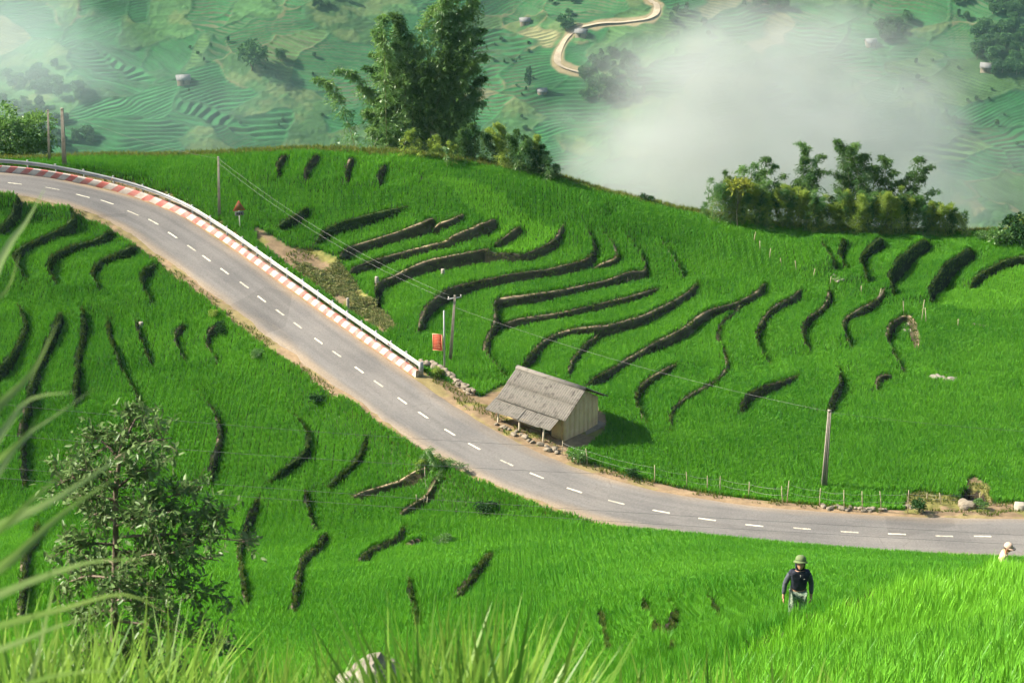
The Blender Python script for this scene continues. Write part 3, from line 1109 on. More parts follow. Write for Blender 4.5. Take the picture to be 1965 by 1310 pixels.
def scatter(name, protos, P, rot, scl, tint, label, parent=None, pick=None):
    """One 'stuff' object whose points carry the plants."""
    me = bpy.data.meshes.new(name)
    me.vertices.add(len(P))
    me.vertices.foreach_set('co', np.asarray(P, np.float32).ravel())
    a = me.attributes.new('rot', 'FLOAT_VECTOR', 'POINT')
    a.data.foreach_set('vector', np.asarray(rot, np.float32).ravel())
    set_f(me, 'scl', scl)
    set_f(me, 'tint', tint)
    a = me.attributes.new('pick', 'INT', 'POINT')
    a.data.foreach_set('value', (RNG.integers(0, len(protos), len(P)) if pick is None else pick).astype(np.int32))
    o = link(name, me, parent)
    ng = bpy.data.node_groups.new(name + '_nodes', 'GeometryNodeTree')
    ng.interface.new_socket('Geometry', in_out='INPUT', socket_type='NodeSocketGeometry')
    ng.interface.new_socket('Geometry', in_out='OUTPUT', socket_type='NodeSocketGeometry')
    N = ng.nodes
    gi = N.new('NodeGroupInput')
    go = N.new('NodeGroupOutput')
    iop = N.new('GeometryNodeInstanceOnPoints')
    g2i = N.new('GeometryNodeGeometryToInstance')
    for pm in reversed(protos):
        po = bpy.data.objects.new(pm.name + '_source', pm)
        oi = N.new('GeometryNodeObjectInfo')
        oi.inputs['Object'].default_value = po
        ng.links.new(oi.outputs['Geometry'], g2i.inputs['Geometry'])
    ng.links.new(gi.outputs['Geometry'], iop.inputs['Points'])
    ng.links.new(g2i.outputs['Instances'], iop.inputs['Instance'])
    iop.inputs['Pick Instance'].default_value = True

    def attr(nm, typ, sock):
        n = N.new('GeometryNodeInputNamedAttribute')
        n.data_type = typ
        n.inputs['Name'].default_value = nm
        ng.links.new(n.outputs['Attribute'], iop.inputs[sock])
    attr('pick', 'INT', 'Instance Index')
    attr('rot', 'FLOAT_VECTOR', 'Rotation')
    attr('scl', 'FLOAT', 'Scale')
    ng.links.new(iop.outputs['Instances'], go.inputs['Geometry'])
    md = o.modifiers.new('plants', 'NODES')
    md.node_group = ng
    tag(o, label, kind='stuff')
    return o


M_rice = mat_leaf('rice_leaf', (0.044, 0.200, 0.014), (0.175, 0.44, 0.034), transl=0.22, attr='tint', gloss=0.012, transl_col=(1.3, 1.15, 0.6))
rice_far = [plant_mesh('rice_plant', M_rice, 12, 0.48, 0.20, 0.023, 50 + k) for k in range(4)]
rice_near = [plant_mesh('rice_plant_near', M_rice, 18, 0.66, 0.30, 0.014, 70 + k, 3) for k in range(5)]


def rice_points(x0, x1, y0, y1, step):
    xs = np.arange(x0, x1, step)
    ys = np.arange(y0, y1, step)
    X, Y = np.meshgrid(xs, ys, indexing='ij')
    X = X.ravel() + RNG.uniform(-.42, .42, X.size) * step
    Y = Y.ravel() + RNG.uniform(-.42, .42, Y.size) * step
    return X, Y


def rice_mask(X, Y):
    ok = np.abs(X) < 7 + 0.27 * Y
    g = lambda A: sample(A, X, Y)
    ok &= g(np.maximum(RISER, 0)) < 0.35
    ok &= (g(BUND) < 0.80)
    ok &= g(m_road.astype(float)) < 0.5
    ok &= g((m_bare | m_yard | m_ditch).astype(float)) < 0.4
    ok &= g(CRD) < 0.9 + 0.5 * vnoise(X * 0.5, Y * 0.5, 44)
    return ok


def tint_at(X, Y, jitter):
    Z = sample(H, X, Y)
    u, v, f = project(np.stack([X, Y, Z], -1))
    t = 0.36 + 0.20 * fbm(X * 0.10, Y * 0.10, 61) + 0.16 * fbm(X * 0.45, Y * 0.45, 62)
    strip = in_poly([(840, 340), (900, 345), (960, 375), (1010, 420), (1075, 450), (1040, 490), (960, 490), (930, 420), (870, 375)], u, v) & (Y > 100)
    t = t + 0.42 * strip
    t = t + 0.35 * (in_poly([(1840, 545), (1990, 490), (1990, 600), (1900, 600), (1800, 590)], u, v) & (Y > 100))
    t = t + 0.16 * (in_poly([(680, 520), (960, 430), (1080, 440), (1130, 510), (900, 560), (760, 620)], u, v) & (Y > 100))
    near = Y < 62
    if near.any():
        dn = np.zeros(len(X))
        dn[near] = polyline_dist(TLINES[-1][0], X[near], Y[near])[0]
        inn = near & (u > 1380) & (f < 62)
        t = t + np.where(inn & (dn > 0), 0.55 * sstep(10.0, 0.5, dn) + 0.15, 0) - np.where(inn & (dn < 0), 0.22 * sstep(-5.0, -0.2, dn), 0)  # near terrace yellower; shade behind its edge put into the tint
    t = t + RNG.normal(0, jitter, len(X))
    return np.clip(t, 0, 1), f


PN = 4                                   # plants along the side of a patch
SB = 0.1                                 # slope bins of the patches


def patch_meshes(step, blades, h, spread, width, name, sx, sy, seed):
    """A square of PN x PN rice plants sheared to the slope (sx, sy) of the ground under it."""
    r = np.random.default_rng(seed)
    n = PN * PN * blades
    gxp, gyp = np.meshgrid((np.arange(PN) - (PN - 1) / 2) * step, (np.arange(PN) - (PN - 1) / 2) * step, indexing='ij')
    cx = np.repeat(gxp.ravel() + r.uniform(-.40, .40, PN * PN) * step, blades)
    cy = np.repeat(gyp.ravel() + r.uniform(-.40, .40, PN * PN) * step, blades)
    ps = np.repeat(r.uniform(.80, 1.16, PN * PN), blades)
    pv = np.repeat(r.normal(0, .14, PN * PN), blades) + r.normal(0, .12, n)
    az = r.uniform(0, 2 * math.pi, n)
    lean = r.uniform(.10, .75, n) * spread * ps
    hh = h * r.uniform(.7, 1.08, n) * ps
    dr = np.stack([np.cos(az), np.sin(az)], 1)
    a2 = az + math.pi / 2 + r.normal(0, .5, n)
    sd = np.stack([np.cos(a2), np.sin(a2)], 1)
    b0 = dr * r.uniform(0, .05, (n, 1)) + np.stack([cx, cy], 1)
    rows = []
    for t, wf in ((0.0, .7), (.36, 1.0), (.70, .75), (1.0, 0.0)):
        c = b0 + dr * (lean * t * t)[:, None]
        z = hh * (t - .28 * lean / (spread * ps) * t ** 3) + sx * cx + sy * cy
        if wf:
            for sg in (-1, 1):
                rows.append(np.concatenate([c + sd * (sg * wf * width / 2), z[:, None]], 1))
        else:
            rows.append(np.concatenate([c, z[:, None]], 1))
    V = np.stack(rows, 1).reshape(-1, 3)
    i = np.arange(n)[:, None] * 7
    f4 = np.concatenate([i + np.array([[0, 1, 3, 2]]), i + np.array([[2, 3, 5, 4]])])
    f3 = i + np.array([[4, 5, 6]])
    me = to_mesh(name, V, [f4, f3], [M_rice])
    set_f(me, 'vary', np.repeat(pv, 7))
    return me


P2 = np.array([(1914 - 982.5) / FPX * 53.0, 44.6, 0.0])
for _ in range(40):
    P2[2] = ground(P2[0], P2[1])
    P2[1] += 0.5 * (53.0 - (P2[1] * CP - P2[2] * SP))


def tall_at(X, Y):
    """The rice stands higher in front of the person at the right edge."""
    return 1 + 0.10 * np.exp(-((X - P2[0]) / 1.8) ** 2 - ((Y - P2[1] + 1.1) / 0.9) ** 2)


def plant_rice(name, box, step, par, label, lo, hi, sel_fn, singles):
    """Rice over a rectangle: square patches where the ground is plain, single plants along the edges."""
    x0, x1, y0, y1 = box
    pw = step * PN
    xs = np.arange(x0, x1, pw)
    ys = np.arange(y0, y1, pw)
    CX, CY = [a.ravel() for a in np.meshgrid(xs, ys, indexing='ij')]
    f = project(np.stack([CX, CY, sample(H, CX, CY)], 1))[2]
    k = (f > lo - 1) & (f < hi + 1) & (np.abs(CX) < 8 + 0.27 * CY)
    CX, CY, f = CX[k], CY[k], f[k]
    off = (np.arange(PN) - (PN - 1) / 2) * step
    OX, OY = [a.ravel() for a in np.meshgrid(off, off, indexing='ij')]
    X = CX[:, None] + OX
    Y = CY[:, None] + OY
    ok = rice_mask(X.ravel(), Y.ravel()).reshape(X.shape) & sel_fn(X, Y)
    Z = sample(H, X, Y)
    m = Z.mean(1)
    den = (OX ** 2).sum()
    gx_ = ((Z - m[:, None]) * OX).sum(1) / den
    gy_ = ((Z - m[:, None]) * OY).sum(1) / den
    res = np.abs(Z - m[:, None] - gx_[:, None] * OX - gy_[:, None] * OY).max(1)
    full = ok.all(1) & (res < 0.07) & (np.abs(gx_) < 0.75) & (np.abs(gy_) < 0.85) & (f >= lo) & (f < hi)
    bx_ = np.round(gx_ / SB).astype(int)
    by_ = np.round(gy_ / SB).astype(int)
    key = bx_ * 1000 + by_
    keys = np.unique(key[full])
    protos, base = [], {}
    for kk in keys:
        sx = int(np.round(kk / 1000.0))
        sy = int(kk - sx * 1000)
        nv = int(np.clip((key[full] == kk).sum() // 60, 2, 9))
        base[kk] = (len(protos), nv)
        for q_ in range(nv):
            protos.append(patch_meshes(step, *par, 'rice_patch', sx * SB, sy * SB, 900 + q_ * 7 + int(kk) % 97))
    P = np.stack([CX[full], CY[full], m[full] - 0.02], 1)
    pick = np.array([base[kk][0] + int(r_ * base[kk][1]) for kk, r_ in zip(key[full], RNG.random(full.sum()))])
    t, _ = tint_at(P[:, 0], P[:, 1], 0.03)
    sc = (1 + 0.08 * fbm(P[:, 0] * 0.3, P[:, 1] * 0.3, 66)) * tall_at(P[:, 0], P[:, 1])
    scatter(name, protos, P, np.zeros((len(P), 3)), sc, t, label, pick=pick)
    # edges
    part = ok & ~full[:, None] & ((f >= lo) & (f < hi))[:, None]
    X, Y = X[part], Y[part]
    X = X + RNG.uniform(-.4, .4, len(X)) * step
    Y = Y + RNG.uniform(-.4, .4, len(Y)) * step
    k = rice_mask(X, Y)
    X, Y = X[k], Y[k]
    n = len(X)
    t, _ = tint_at(X, Y, 0.12)
    rot = np.stack([RNG.normal(0, .10, n), RNG.normal(0, .10, n), RNG.uniform(0, 6.28, n)], 1)
    scatter(name, singles, np.stack([X, Y, sample(H, X, Y) - 0.02], 1), rot, RNG.uniform(.82, 1.15, n) * tall_at(X, Y), t, label + ', its field edges')


up_fn = lambda X, Y: (sample(ROAD_D, X, Y) > 0) & (Y > 95.5)
lo_fn = lambda X, Y: ~up_fn(X, Y)
plant_rice('rice', (-56, 56, 96, 172), 0.155, (12, 0.48, 0.20, 0.023), 'green rice standing in the terraces beyond the road', 0, 400, up_fn, rice_far)
plant_rice('rice', (-56, 56, 44, 160), 0.155, (12, 0.48, 0.20, 0.023), 'green rice standing in the fields below the road', 60, 400, lo_fn, rice_far)
plant_rice('rice', (-26, 26, 13, 66), 0.15, (18, 0.66, 0.30, 0.014), 'tall rice on the near slope around the two people', 16, 60, lo_fn, rice_near)

# ------------------------------------------------------------------ far side of the valley
FX0, FX1, FY0, FY1, FCX, FCY = -345.0, 345.0, 850.0, 1130.0, 0.85, 0.5
fx = np.arange(FX0, FX1 + .01, FCX)
fy = np.arange(FY0, FY1 + .01, FCY)
FXX, FYY = np.meshgrid(fx, fy, indexing='ij')


def far_base(X, Y):
    z = -320.6 + (Y - 947) * 0.47
    z = z + 7.0 * vnoise(X / 95.0 + 3.1, Y / 80.0, 71) + 3.2 * vnoise(X / 38.0, Y / 34.0, 72) + 1.0 * vnoise(X / 15.0, Y / 15.0, 73)
    return z


FB = far_base(FXX, FYY)


def sample_far(A, x, y):
    a = np.clip((np.asarray(x) - FX0) / FCX, 0, len(fx) - 1.001)
    b = np.clip((np.asarray(y) - FY0) / FCY, 0, len(fy) - 1.001)
    i = a.astype(int)
    j = b.astype(int)
    a = a - i
    b = b - j
    return (A[i, j] * (1 - a) + A[i + 1, j] * a) * (1 - b) + (A[i, j + 1] * (1 - a) + A[i + 1, j + 1] * a) * b


def on_far(u, v):
    u = np.atleast_1d(np.asarray(u, float))
    v = np.atleast_1d(np.asarray(v, float))
    d = rays(u, v)
    t = np.linspace(880, 1260, 1500)
    X, Y, Z = (d[:, None, k] * t for k in range(3))
    below = Z < sample_far(FB, X, Y)
    k = np.argmax(below, 1)
    q = d * t[np.where(below.any(1), k, len(t) - 1)][:, None]
    q[:, 2] = sample_far(FB, q[:, 0], q[:, 1])
    return q


FROAD = [(1240, -30), (1247, 2), (1260, 12), (1258, 28), (1240, 38), (1205, 43), (1160, 45), (1122, 52), (1098, 64), (1080, 85), (1070, 108), (1072, 124), (1090, 134), (1125, 143)]
_fq = on_far(*np.array(FROAD, float).T)
FRC = resample(catmull(_fq, 2.0), 2.0)
fd, fs = polyline_dist(FRC[:, :2], FXX, FYY)
fd = np.abs(fd)
# parcels: every patch of fields has its own step, lie, crop and colour
prng = np.random.default_rng(505)
NP = 330
psx = prng.uniform(FX0, FX1, NP)
psy = prng.uniform(FY0, FY1, NP)
wx = FXX + 9 * vnoise(FXX / 24, FYY / 24, 101) + 3 * vnoise(FXX / 8, FYY / 8, 102)
wy = FYY + 7 * vnoise(FXX / 20, FYY / 20, 103) + 2.5 * vnoise(FXX / 7, FYY / 7, 104)
best = np.full(FXX.shape, 1e9)
sec = np.full(FXX.shape, 1e9)
pid = np.zeros(FXX.shape, int)
for k in range(NP):
    dd = ((wx - psx[k]) / 1.5) ** 2 + (wy - psy[k]) ** 2
    m = dd < best
    sec = np.where(m, best, np.minimum(sec, dd))
    best = np.where(m, dd, best)
    pid[m] = k
edge = np.sqrt(sec) - np.sqrt(best)
p_step = prng.choice([0.95, 1.1, 1.3, 1.6, 2.2], NP, p=[.28, .28, .22, .14, .08])[pid]
p_ax = prng.normal(0, 0.16, NP)[pid]
p_off = prng.uniform(0, 1, NP)[pid]
p_kind = prng.choice([0, 1, 2, 3], NP, p=[.68, .14, .04, .14])       # rice, yellowing, stubble, rough
big_wild = fbm(psx / 60.0, psy / 40.0, 76)
p_kind = np.where((big_wild > 0.12) & (prng.random(NP) < 0.5), 3, p_kind)[pid]
p_lum = prng.normal(1, 0.11, NP)[pid]
hs = (FB + p_ax * (FXX - psx[pid])) / p_step + p_off + 0.7 * vnoise(FXX / 22.0, FYY / 18.0, 75) + 0.35 * vnoise(FXX / 8.0, FYY / 8.0, 105)
fr = hs - np.floor(hs)
wild = ((p_kind == 3) * 1.0)
terr = (np.floor(hs) + sstep(0.74, 0.98, fr) - hs) * p_step
FH = FB + terr * (1 - wild) * 0.9 * sstep(0.3, 2.0, edge)
rw = 1 - sstep(3.2, 6.0, fd)
FH = FH * (1 - rw) + (sample_far(FB, FXX, FYY)) * rw
cell = np.floor(hs)
par = vnoise(FXX / 14.0 + cell * 3.7, cell * 5.37 + FYY / 60.0, 77)
lum = (p_lum * (1 + 0.30 * par + 0.25 * fbm(FXX / 6.0, FYY / 6.0, 78)))[..., None]
kc = np.array([(0.020, 0.092, 0.028), (0.050, 0.105, 0.032), (0.120, 0.120, 0.055), (0.038, 0.092, 0.030)])
fc = kc[p_kind] * lum
pale = sstep(-0.1, 0.5, fbm(FXX / 45.0 + 5, FYY / 30.0, 85))[..., None]
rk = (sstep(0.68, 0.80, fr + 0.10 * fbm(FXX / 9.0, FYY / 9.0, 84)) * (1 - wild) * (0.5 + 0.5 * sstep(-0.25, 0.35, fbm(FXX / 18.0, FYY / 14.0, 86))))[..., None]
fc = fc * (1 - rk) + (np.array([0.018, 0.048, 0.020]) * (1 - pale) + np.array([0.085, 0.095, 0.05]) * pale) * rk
wv_ = sstep(0.0, 0.35, fbm(FXX / 12.0, FYY / 8.0, 89))[..., None] * (p_kind == 3)[..., None]
fc = fc * (1 - 0.6 * wv_) + np.array([0.095, 0.125, 0.045]) * 0.6 * wv_
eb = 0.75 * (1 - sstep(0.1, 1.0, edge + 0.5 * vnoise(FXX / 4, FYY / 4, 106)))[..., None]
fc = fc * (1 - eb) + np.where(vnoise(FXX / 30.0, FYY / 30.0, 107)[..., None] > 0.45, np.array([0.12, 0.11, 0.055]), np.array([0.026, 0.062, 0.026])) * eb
k = (1 - sstep(2.6, 4.2, fd + 1.2 * vnoise(FXX / 5, FYY / 5, 91)))[..., None]
fc = fc * (1 - k) + np.array([0.20, 0.16, 0.09]) * k
FH += wild * 1.1 * np.abs(fbm(FXX / 3.0, FYY / 3.0, 93)) + eb[..., 0] * 0.8 * np.abs(fbm(FXX / 2.2, FYY / 2.2, 94))
M_far = mat_attr('far_fields', 'land', vary=0.25, scale=0.35, bump=0.0)
nI, nJ = FXX.shape
ids = np.arange(nI * nJ).reshape(nI, nJ)
q = np.stack([ids[:-1, :-1], ids[1:, :-1], ids[1:, 1:], ids[:-1, 1:]], -1).reshape(-1, 4)
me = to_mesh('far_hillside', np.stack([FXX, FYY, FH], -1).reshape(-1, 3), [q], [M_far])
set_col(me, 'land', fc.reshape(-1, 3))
tag(link('far_hillside', me), 'hazy hillside of small rice terraces across the valley', kind='structure')
# valley floor joining both slopes, and the slope above the far fields
vx = np.linspace(-420, 420, 60)
vy = np.concatenate([np.linspace(184, 852, 60)])
VX, VY = np.meshgrid(vx, vy, indexing='ij')
near_z = -78 - (VY - 184) * 0.62
far_z = far_base(np.clip(VX, FX0, FX1), np.full(VX.shape, 850.0)) - 1.0 + (VY - 850) * 0.45
VZ = np.where(near_z > far_z, near_z, far_z)
VZ = np.minimum(VZ, -78)
VZ = np.maximum(VZ, -430) + 4 * vnoise(VX / 40, VY / 40, 95) * sstep(850, 800, VY)
ids = np.arange(VX.size).reshape(VX.shape)
q = np.stack([ids[:-1, :-1], ids[1:, :-1], ids[1:, 1:], ids[:-1, 1:]], -1).reshape(-1, 4)
M_val = mat_noise('valley_green', (0.04, 0.09, 0.03), (0.07, 0.13, 0.04), scale=0.05)
tag(link('valley', to_mesh('valley', np.stack([VX, VY, VZ], -1).reshape(-1, 3), [q], [M_val], smooth=True)), 'deep green valley floor under the mist', kind='structure')
ux = np.linspace(-420, 420, 90)
uy = np.linspace(1129, 1330, 40)
UX, UY = np.meshgrid(ux, uy, indexing='ij')
UZ = far_base(UX, UY) - 0.4
ids = np.arange(UX.size).reshape(UX.shape)
q = np.stack([ids[:-1, :-1], ids[1:, :-1], ids[1:, 1:], ids[:-1, 1:]], -1).reshape(-1, 4)
tag(link('upper_slope', to_mesh('upper_slope', np.stack([UX, UY, UZ], -1).reshape(-1, 3), [q], [M_val], smooth=True)), 'green slope rising above the far terraces', kind='structure')
# dirt road over there
M_dirt = mat_noise('pale_dirt', (0.27, 0.215, 0.145), (0.36, 0.30, 0.21), scale=0.4)
t = unit(np.gradient(FRC[:, :2], axis=0))
n = np.stack([t[:, 1], -t[:, 0]], 1)
wv = 1.55 + 0.4 * vnoise(np.arange(len(FRC)) * 0.3, 0 * t[:, 0], 97)
zr = sample_far(FH, FRC[:, 0], FRC[:, 1]) + 0.45
L_ = np.stack([FRC[:, 0] + n[:, 0] * wv, FRC[:, 1] + n[:, 1] * wv, zr], 1)
R_ = np.stack([FRC[:, 0] - n[:, 0] * wv, FRC[:, 1] - n[:, 1] * wv, zr], 1)
m_ = len(FRC)
q = np.stack([np.arange(m_ - 1), np.arange(1, m_), m_ + np.arange(1, m_), m_ + np.arange(m_ - 1)], 1)
tag(link('dirt_road', to_mesh('dirt_road', np.concatenate([L_, R_]), [q], [M_dirt])), 'pale dirt road bending up the far hillside', kind='structure')

# ------------------------------------------------------------------ trees
M_bark = mat_noise('bark', (0.10, 0.075, 0.05), (0.19, 0.15, 0.11), scale=8, rough=0.95, bump=0.4)
M_dark = mat_leaf('dark_leaf', (0.018, 0.055, 0.018), (0.050, 0.110, 0.030), transl=0.25, scale=0.5)
M_far_leaf = mat_leaf('far_leaf', (0.032, 0.095, 0.040), (0.085, 0.175, 0.058), transl=0.2, scale=0.25)
M_yleaf = mat_leaf('yellow_leaf', (0.16, 0.20, 0.025), (0.28, 0.30, 0.05), transl=0.4, scale=0.8)


def crown_arrays(rng, rx, rz, cz, lobes, leaves, L, W, lobe_r=0.45, up=0.2, full=False):
    P = []
    D = []
    c = unit(rng.normal(size=(lobes, 3)))
    c[:, 2] = np.abs(c[:, 2]) * 0.9 - 0.25 if not full else c[:, 2] * 0.85
    c = c * rng.uniform(0.35, 0.8, (lobes, 1)) * np.array([rx, rx, rz]) + np.array([0, 0, cz])
    per = leaves // lobes
    for k in range(lobes):
        r = lobe_r * rng.uniform(0.6, 1.2)
        d = unit(rng.normal(size=(per, 3)))
        d[:, 2] = np.where(d[:, 2] < -0.4, -d[:, 2], d[:, 2])
        p = c[k] + d * (rng.uniform(0.55, 1.05, (per, 1))) * np.array([rx, rx, rz * 0.85]) * r
        P.append(p)
        dd = unit(d + rng.normal(size=(per, 3)) * 0.7 + np.array([0, 0, up]))
        D.append(dd)
    P = np.concatenate(P)
    D = np.concatenate(D)
    n = len(P)
    return leaf_arrays(P, D, L * rng.uniform(.7, 1.3, n), W * rng.uniform(.7, 1.3, n), droop=0.15, rng=rng), c


def tree_meshes(name, seed, h, rx, lobes, leaves, L, W, leaf_m, trunk_h=0.45, lobe_r=0.45, tr=0.035, full=False):
    rng = np.random.default_rng(seed)
    rz = h * (1 - trunk_h * 0.75) / 2
    cz = h - rz
    (v, f), cen = crown_arrays(rng, rx, rz, cz, lobes, leaves, L, W, lobe_r, full=full)
    cm = MB().add(v, f).build(name + '_crown', leaf_m, data_only=True)
    tb = MB()
    top = np.array([rng.normal() * .03 * h, rng.normal() * .03 * h, cz])
    pts = np.linspace([0, 0, -0.6], top, 5) + np.concatenate([[[0, 0, 0]], rng.normal(size=(3, 3)) * .02 * h, [[0, 0, 0]]])
    tb.tube(pts, np.linspace(tr * h, tr * h * 0.45, 5), 7)
    for c in cen[:8]:
        s = pts[3] * 0.7 + pts[2] * 0.3
        tb.tube(np.linspace(s, c, 4), np.linspace(tr * h * .4, tr * h * .1, 4), 5)
    tm = tb.build(name + '_trunk', M_bark, data_only=True)
    return tm, cm


def place_tree(name, meshes, loc, s, rz, label, cat, group=None, sz=None):
    e = empty(name, loc, rz)
    e.scale = (s, s, sz or s)
    link('trunk', meshes[0], e)
    link('crown', meshes[1], e)
    tag(e, label, cat, group)
    return e


FT = [tree_meshes('far_tree', 200 + k, 10.0, [4.6, 3.6, 5.2, 2.6][k], [16, 12, 20, 10][k], 1500, 1.0, 0.6, M_far_leaf, lobe_r=0.46, trunk_h=0.02, tr=0.02, full=True) for k in range(4)]
# trees that stand out on the far hillside: photo base, height in photo px, kind, label
BIGF = [(483, 138, 62, 2, 'rounded dark tree alone on the misty far fields', 1.0), (540, 118, 26, 0, 'small open tree just right of the rounded dark tree', 1.0),
        (1014, 174, 46, 3, 'narrow dark tree standing alone below the far dirt road', 0.55), (1085, 60, 34, 0, 'dark tree at the upper bend of the far dirt road', 1.0),
        (1150, 190, 52, 2, 'tree clump right of the narrow tree, nearest the mist', 1.0)]
for (u, v, hp, kd, lb, sq) in BIGF:
    b = on_far(u, v)[0]
    s = hp / FPX * project(b)[2] / math.cos(rad(17)) / 10.0
    e = place_tree('far_tree', FT[kd], b, s * sq, random.uniform(0, 6), lb, 'tree', sz=s)
AREAS = [([(1110, 120), (1180, 105), (1240, 125), (1250, 175), (1210, 200), (1120, 195)], 34, (26, 46), 'dark tree in the wood right of the far dirt road', 'wood by the far dirt road'),
         ([(1690, 30), (1740, 25), (1740, 75), (1700, 88), (1680, 70)], 16, (26, 40), 'dark tree in the grove above the mist', 'grove above the mist'),
         ([(1870, 60), (1965, 50), (1990, 150), (1900, 150), (1865, 110)], 56, (30, 50), 'dark tree in the dense wood at the right edge of the far hillside', 'dense wood on the far hillside'),
         ([(1800, 0), (1965, -10), (1965, 45), (1850, 40)], 26, (24, 40), 'dark tree on the upper far slope above the dense wood', 'trees on the upper far slope'),
         ([(1400, -10), (1520, -10), (1515, 20), (1420, 25)], 14, (24, 36), 'dark tree at the top of the picture over the mist', 'trees over the mist'),
         ([(0, 130), (140, 130), (190, 230), (180, 300), (60, 300), (-40, 230)], 50, (26, 46), 'misty dark tree in the wood behind the two tall poles', 'misty wood on the far slope'),
         ([(560, -10), (680, -10), (640, 30), (560, 20)], 7, (20, 34), 'dark tree on the far slope left of the bamboo top', 'trees left of the bamboo top'),
         ([(1050, -10), (1120, -10), (1120, 45), (1060, 30)], 8, (24, 38), 'dark tree above the far dirt road bend', 'trees above the dirt road bend'),
         ([(1270, 10), (1340, 20), (1360, 70), (1280, 60)], 9, (16, 30), 'small tree right of the far dirt road top', 'trees right of the dirt road top'),
         ([(330, 90), (560, 60), (700, 160), (600, 250), (350, 240)], 16, (10, 18), 'small bush dotted over the misty far terraces', 'bushes on the misty terraces'),
         ([(930, 60), (1060, 90), (1040, 260), (950, 240)], 14, (8, 18), 'small bush dotted over the terraces right of the bamboo', 'bushes on the terraces right of the bamboo'),
         ([(1640, 120), (1900, 110), (1960, 300), (1880, 280)], 14, (10, 24), 'bush on the far slope right of the mist', 'bushes right of the mist')]
ORD = ['first', 'second', 'third', 'fourth', 'fifth', 'sixth', 'seventh', 'eighth', 'ninth', 'tenth', 'eleventh', 'twelfth', 'thirteenth', 'fourteenth', 'fifteenth', 'sixteenth',
       'seventeenth', 'eighteenth', 'nineteenth', 'twentieth']
for poly, n, (h0, h1), lb, gp in AREAS:
    pp = np.array(poly, float)
    uv = []
    while len(uv) < n:
        u, v = random.uniform(pp[:, 0].min(), pp[:, 0].max()), random.uniform(pp[:, 1].min(), pp[:, 1].max())
        if in_poly(pp, np.array(u), np.array(v)):
            uv.append((u, v))
    for k, (u, v) in enumerate(sorted(uv)):
        b = on_far(u, v)[0]
        b[2] = sample_far(FH, b[0], b[1])
        s = random.uniform(h0, h1) * 0.66 / FPX * project(b)[2] / 10.0
        lab = lb if n > 16 else ORD[k] + ' from the left: ' + lb
        place_tree('far_tree' if h1 > 24 else 'far_bush', FT[random.randrange(4)], b, s * random.uniform(.85, 1.15), random.uniform(0, 6), lab, 'tree' if h1 > 24 else 'bush', gp, sz=s)

# little houses over there
M_roofgrey = mat_noise('grey_roof', (0.12, 0.12, 0.12), (0.19, 0.185, 0.175), scale=1.0)
M_wallpale = mat_noise('pale_wall', (0.15, 0.12, 0.08), (0.20, 0.165, 0.12), scale=0.8)
M_doord = mat_noise('dark_wood', (0.06, 0.045, 0.03), (0.10, 0.075, 0.05), scale=6)
HS = [(352, 158, 6.5, 'pale roofed hut alone on the misty left terraces', 0.2), (1007, 47, 5.0, 'small white hut on the terraces right of the bamboo top', 0.1),
      (1115, 70, 5.5, 'hut below the upper stretch of the far dirt road', -0.3), (1040, 178, 4.5, 'low hut beside the narrow dark tree', 0.2), (1670, 85, 5.0, 'white hut under the grove above the mist', 0.2),
      (1893, 133, 6.0, 'grey roofed house among the trees of the dense wood', -0.3)]
for (u, v, w, lb, rz) in HS:
    b = on_far(u, v)[0]
    b[2] = sample_far(FH, b[0], b[1]) - 0.2
    e = empty('far_house', b, rz)
    hw, dp, eh, rh = w / 2, w * 0.35, w * 0.38, w * 0.68
    mb = MB()
    mb.add([(-hw, -dp, -1), (hw, -dp, -1), (hw, dp, -1), (-hw, dp, -1), (-hw, -dp, eh), (hw, -dp, eh), (hw, dp, eh), (-hw, dp, eh), (-hw, 0, rh), (hw, 0, rh)],
           [np.array([[0, 1, 5, 4], [2, 3, 7, 6]]), np.array([[1, 2, 6, 9, 5], [3, 0, 4, 8, 7]])])
    mb.build('wall', M_wallpale, e)
    mb = MB()
    for sg in (-1, 1):
        p0 = np.array([0, 0, rh + 0.1])
        p1 = np.array([0, sg * (dp + 0.7), eh - 0.25])
        a = unit(p1 - p0)
        mb.box((p0 + p1) / 2, (2 * hw + 1.0, np.linalg.norm(p1 - p0), 0.12), [np.array([1, 0, 0]), a, np.cross([1, 0, 0], a)])
    mb.build('roof', M_roofgrey, e)
    MB().box((0, -dp - 0.03, eh * 0.4), (0.9, 0.06, eh * 0.8)).build('door', M_doord, e)
    tag(e, lb, 'house')

# ------------------------------------------------------------------ bamboo and bushes on the crest
M_culm = mat_noise('bamboo_culm', (0.10, 0.13, 0.04), (0.18, 0.19, 0.07), scale=3, rough=0.6)
M_bam = mat_leaf('bamboo_leaf', (0.062, 0.170, 0.038), (0.175, 0.305, 0.064), transl=0.46, scale=0.45, gloss=0.03)
M_bamy = mat_leaf('young_bamboo_leaf', (0.190, 0.300, 0.042), (0.350, 0.430, 0.092), transl=0.56, scale=0.6)
M_bamd = mat_leaf('dark_bamboo_leaf', (0.038, 0.100, 0.030), (0.100, 0.175, 0.045), transl=0.4, scale=0.5)


def culm_path(base, tip, sag, n=14):
    """From the base straight up and over to the tip."""
    t = np.linspace(0, 1, n)[:, None]
    base = np.asarray(base, float)
    tip = np.asarray(tip, float)
    c = base * 0.45 + tip * 0.55
    c = np.array([base[0] * 0.62 + tip[0] * 0.38, base[1] * 0.62 + tip[1] * 0.38, max(base[2], tip[2]) + sag])
    return (1 - t) ** 2 * base + 2 * t * (1 - t) * c + t ** 2 * tip


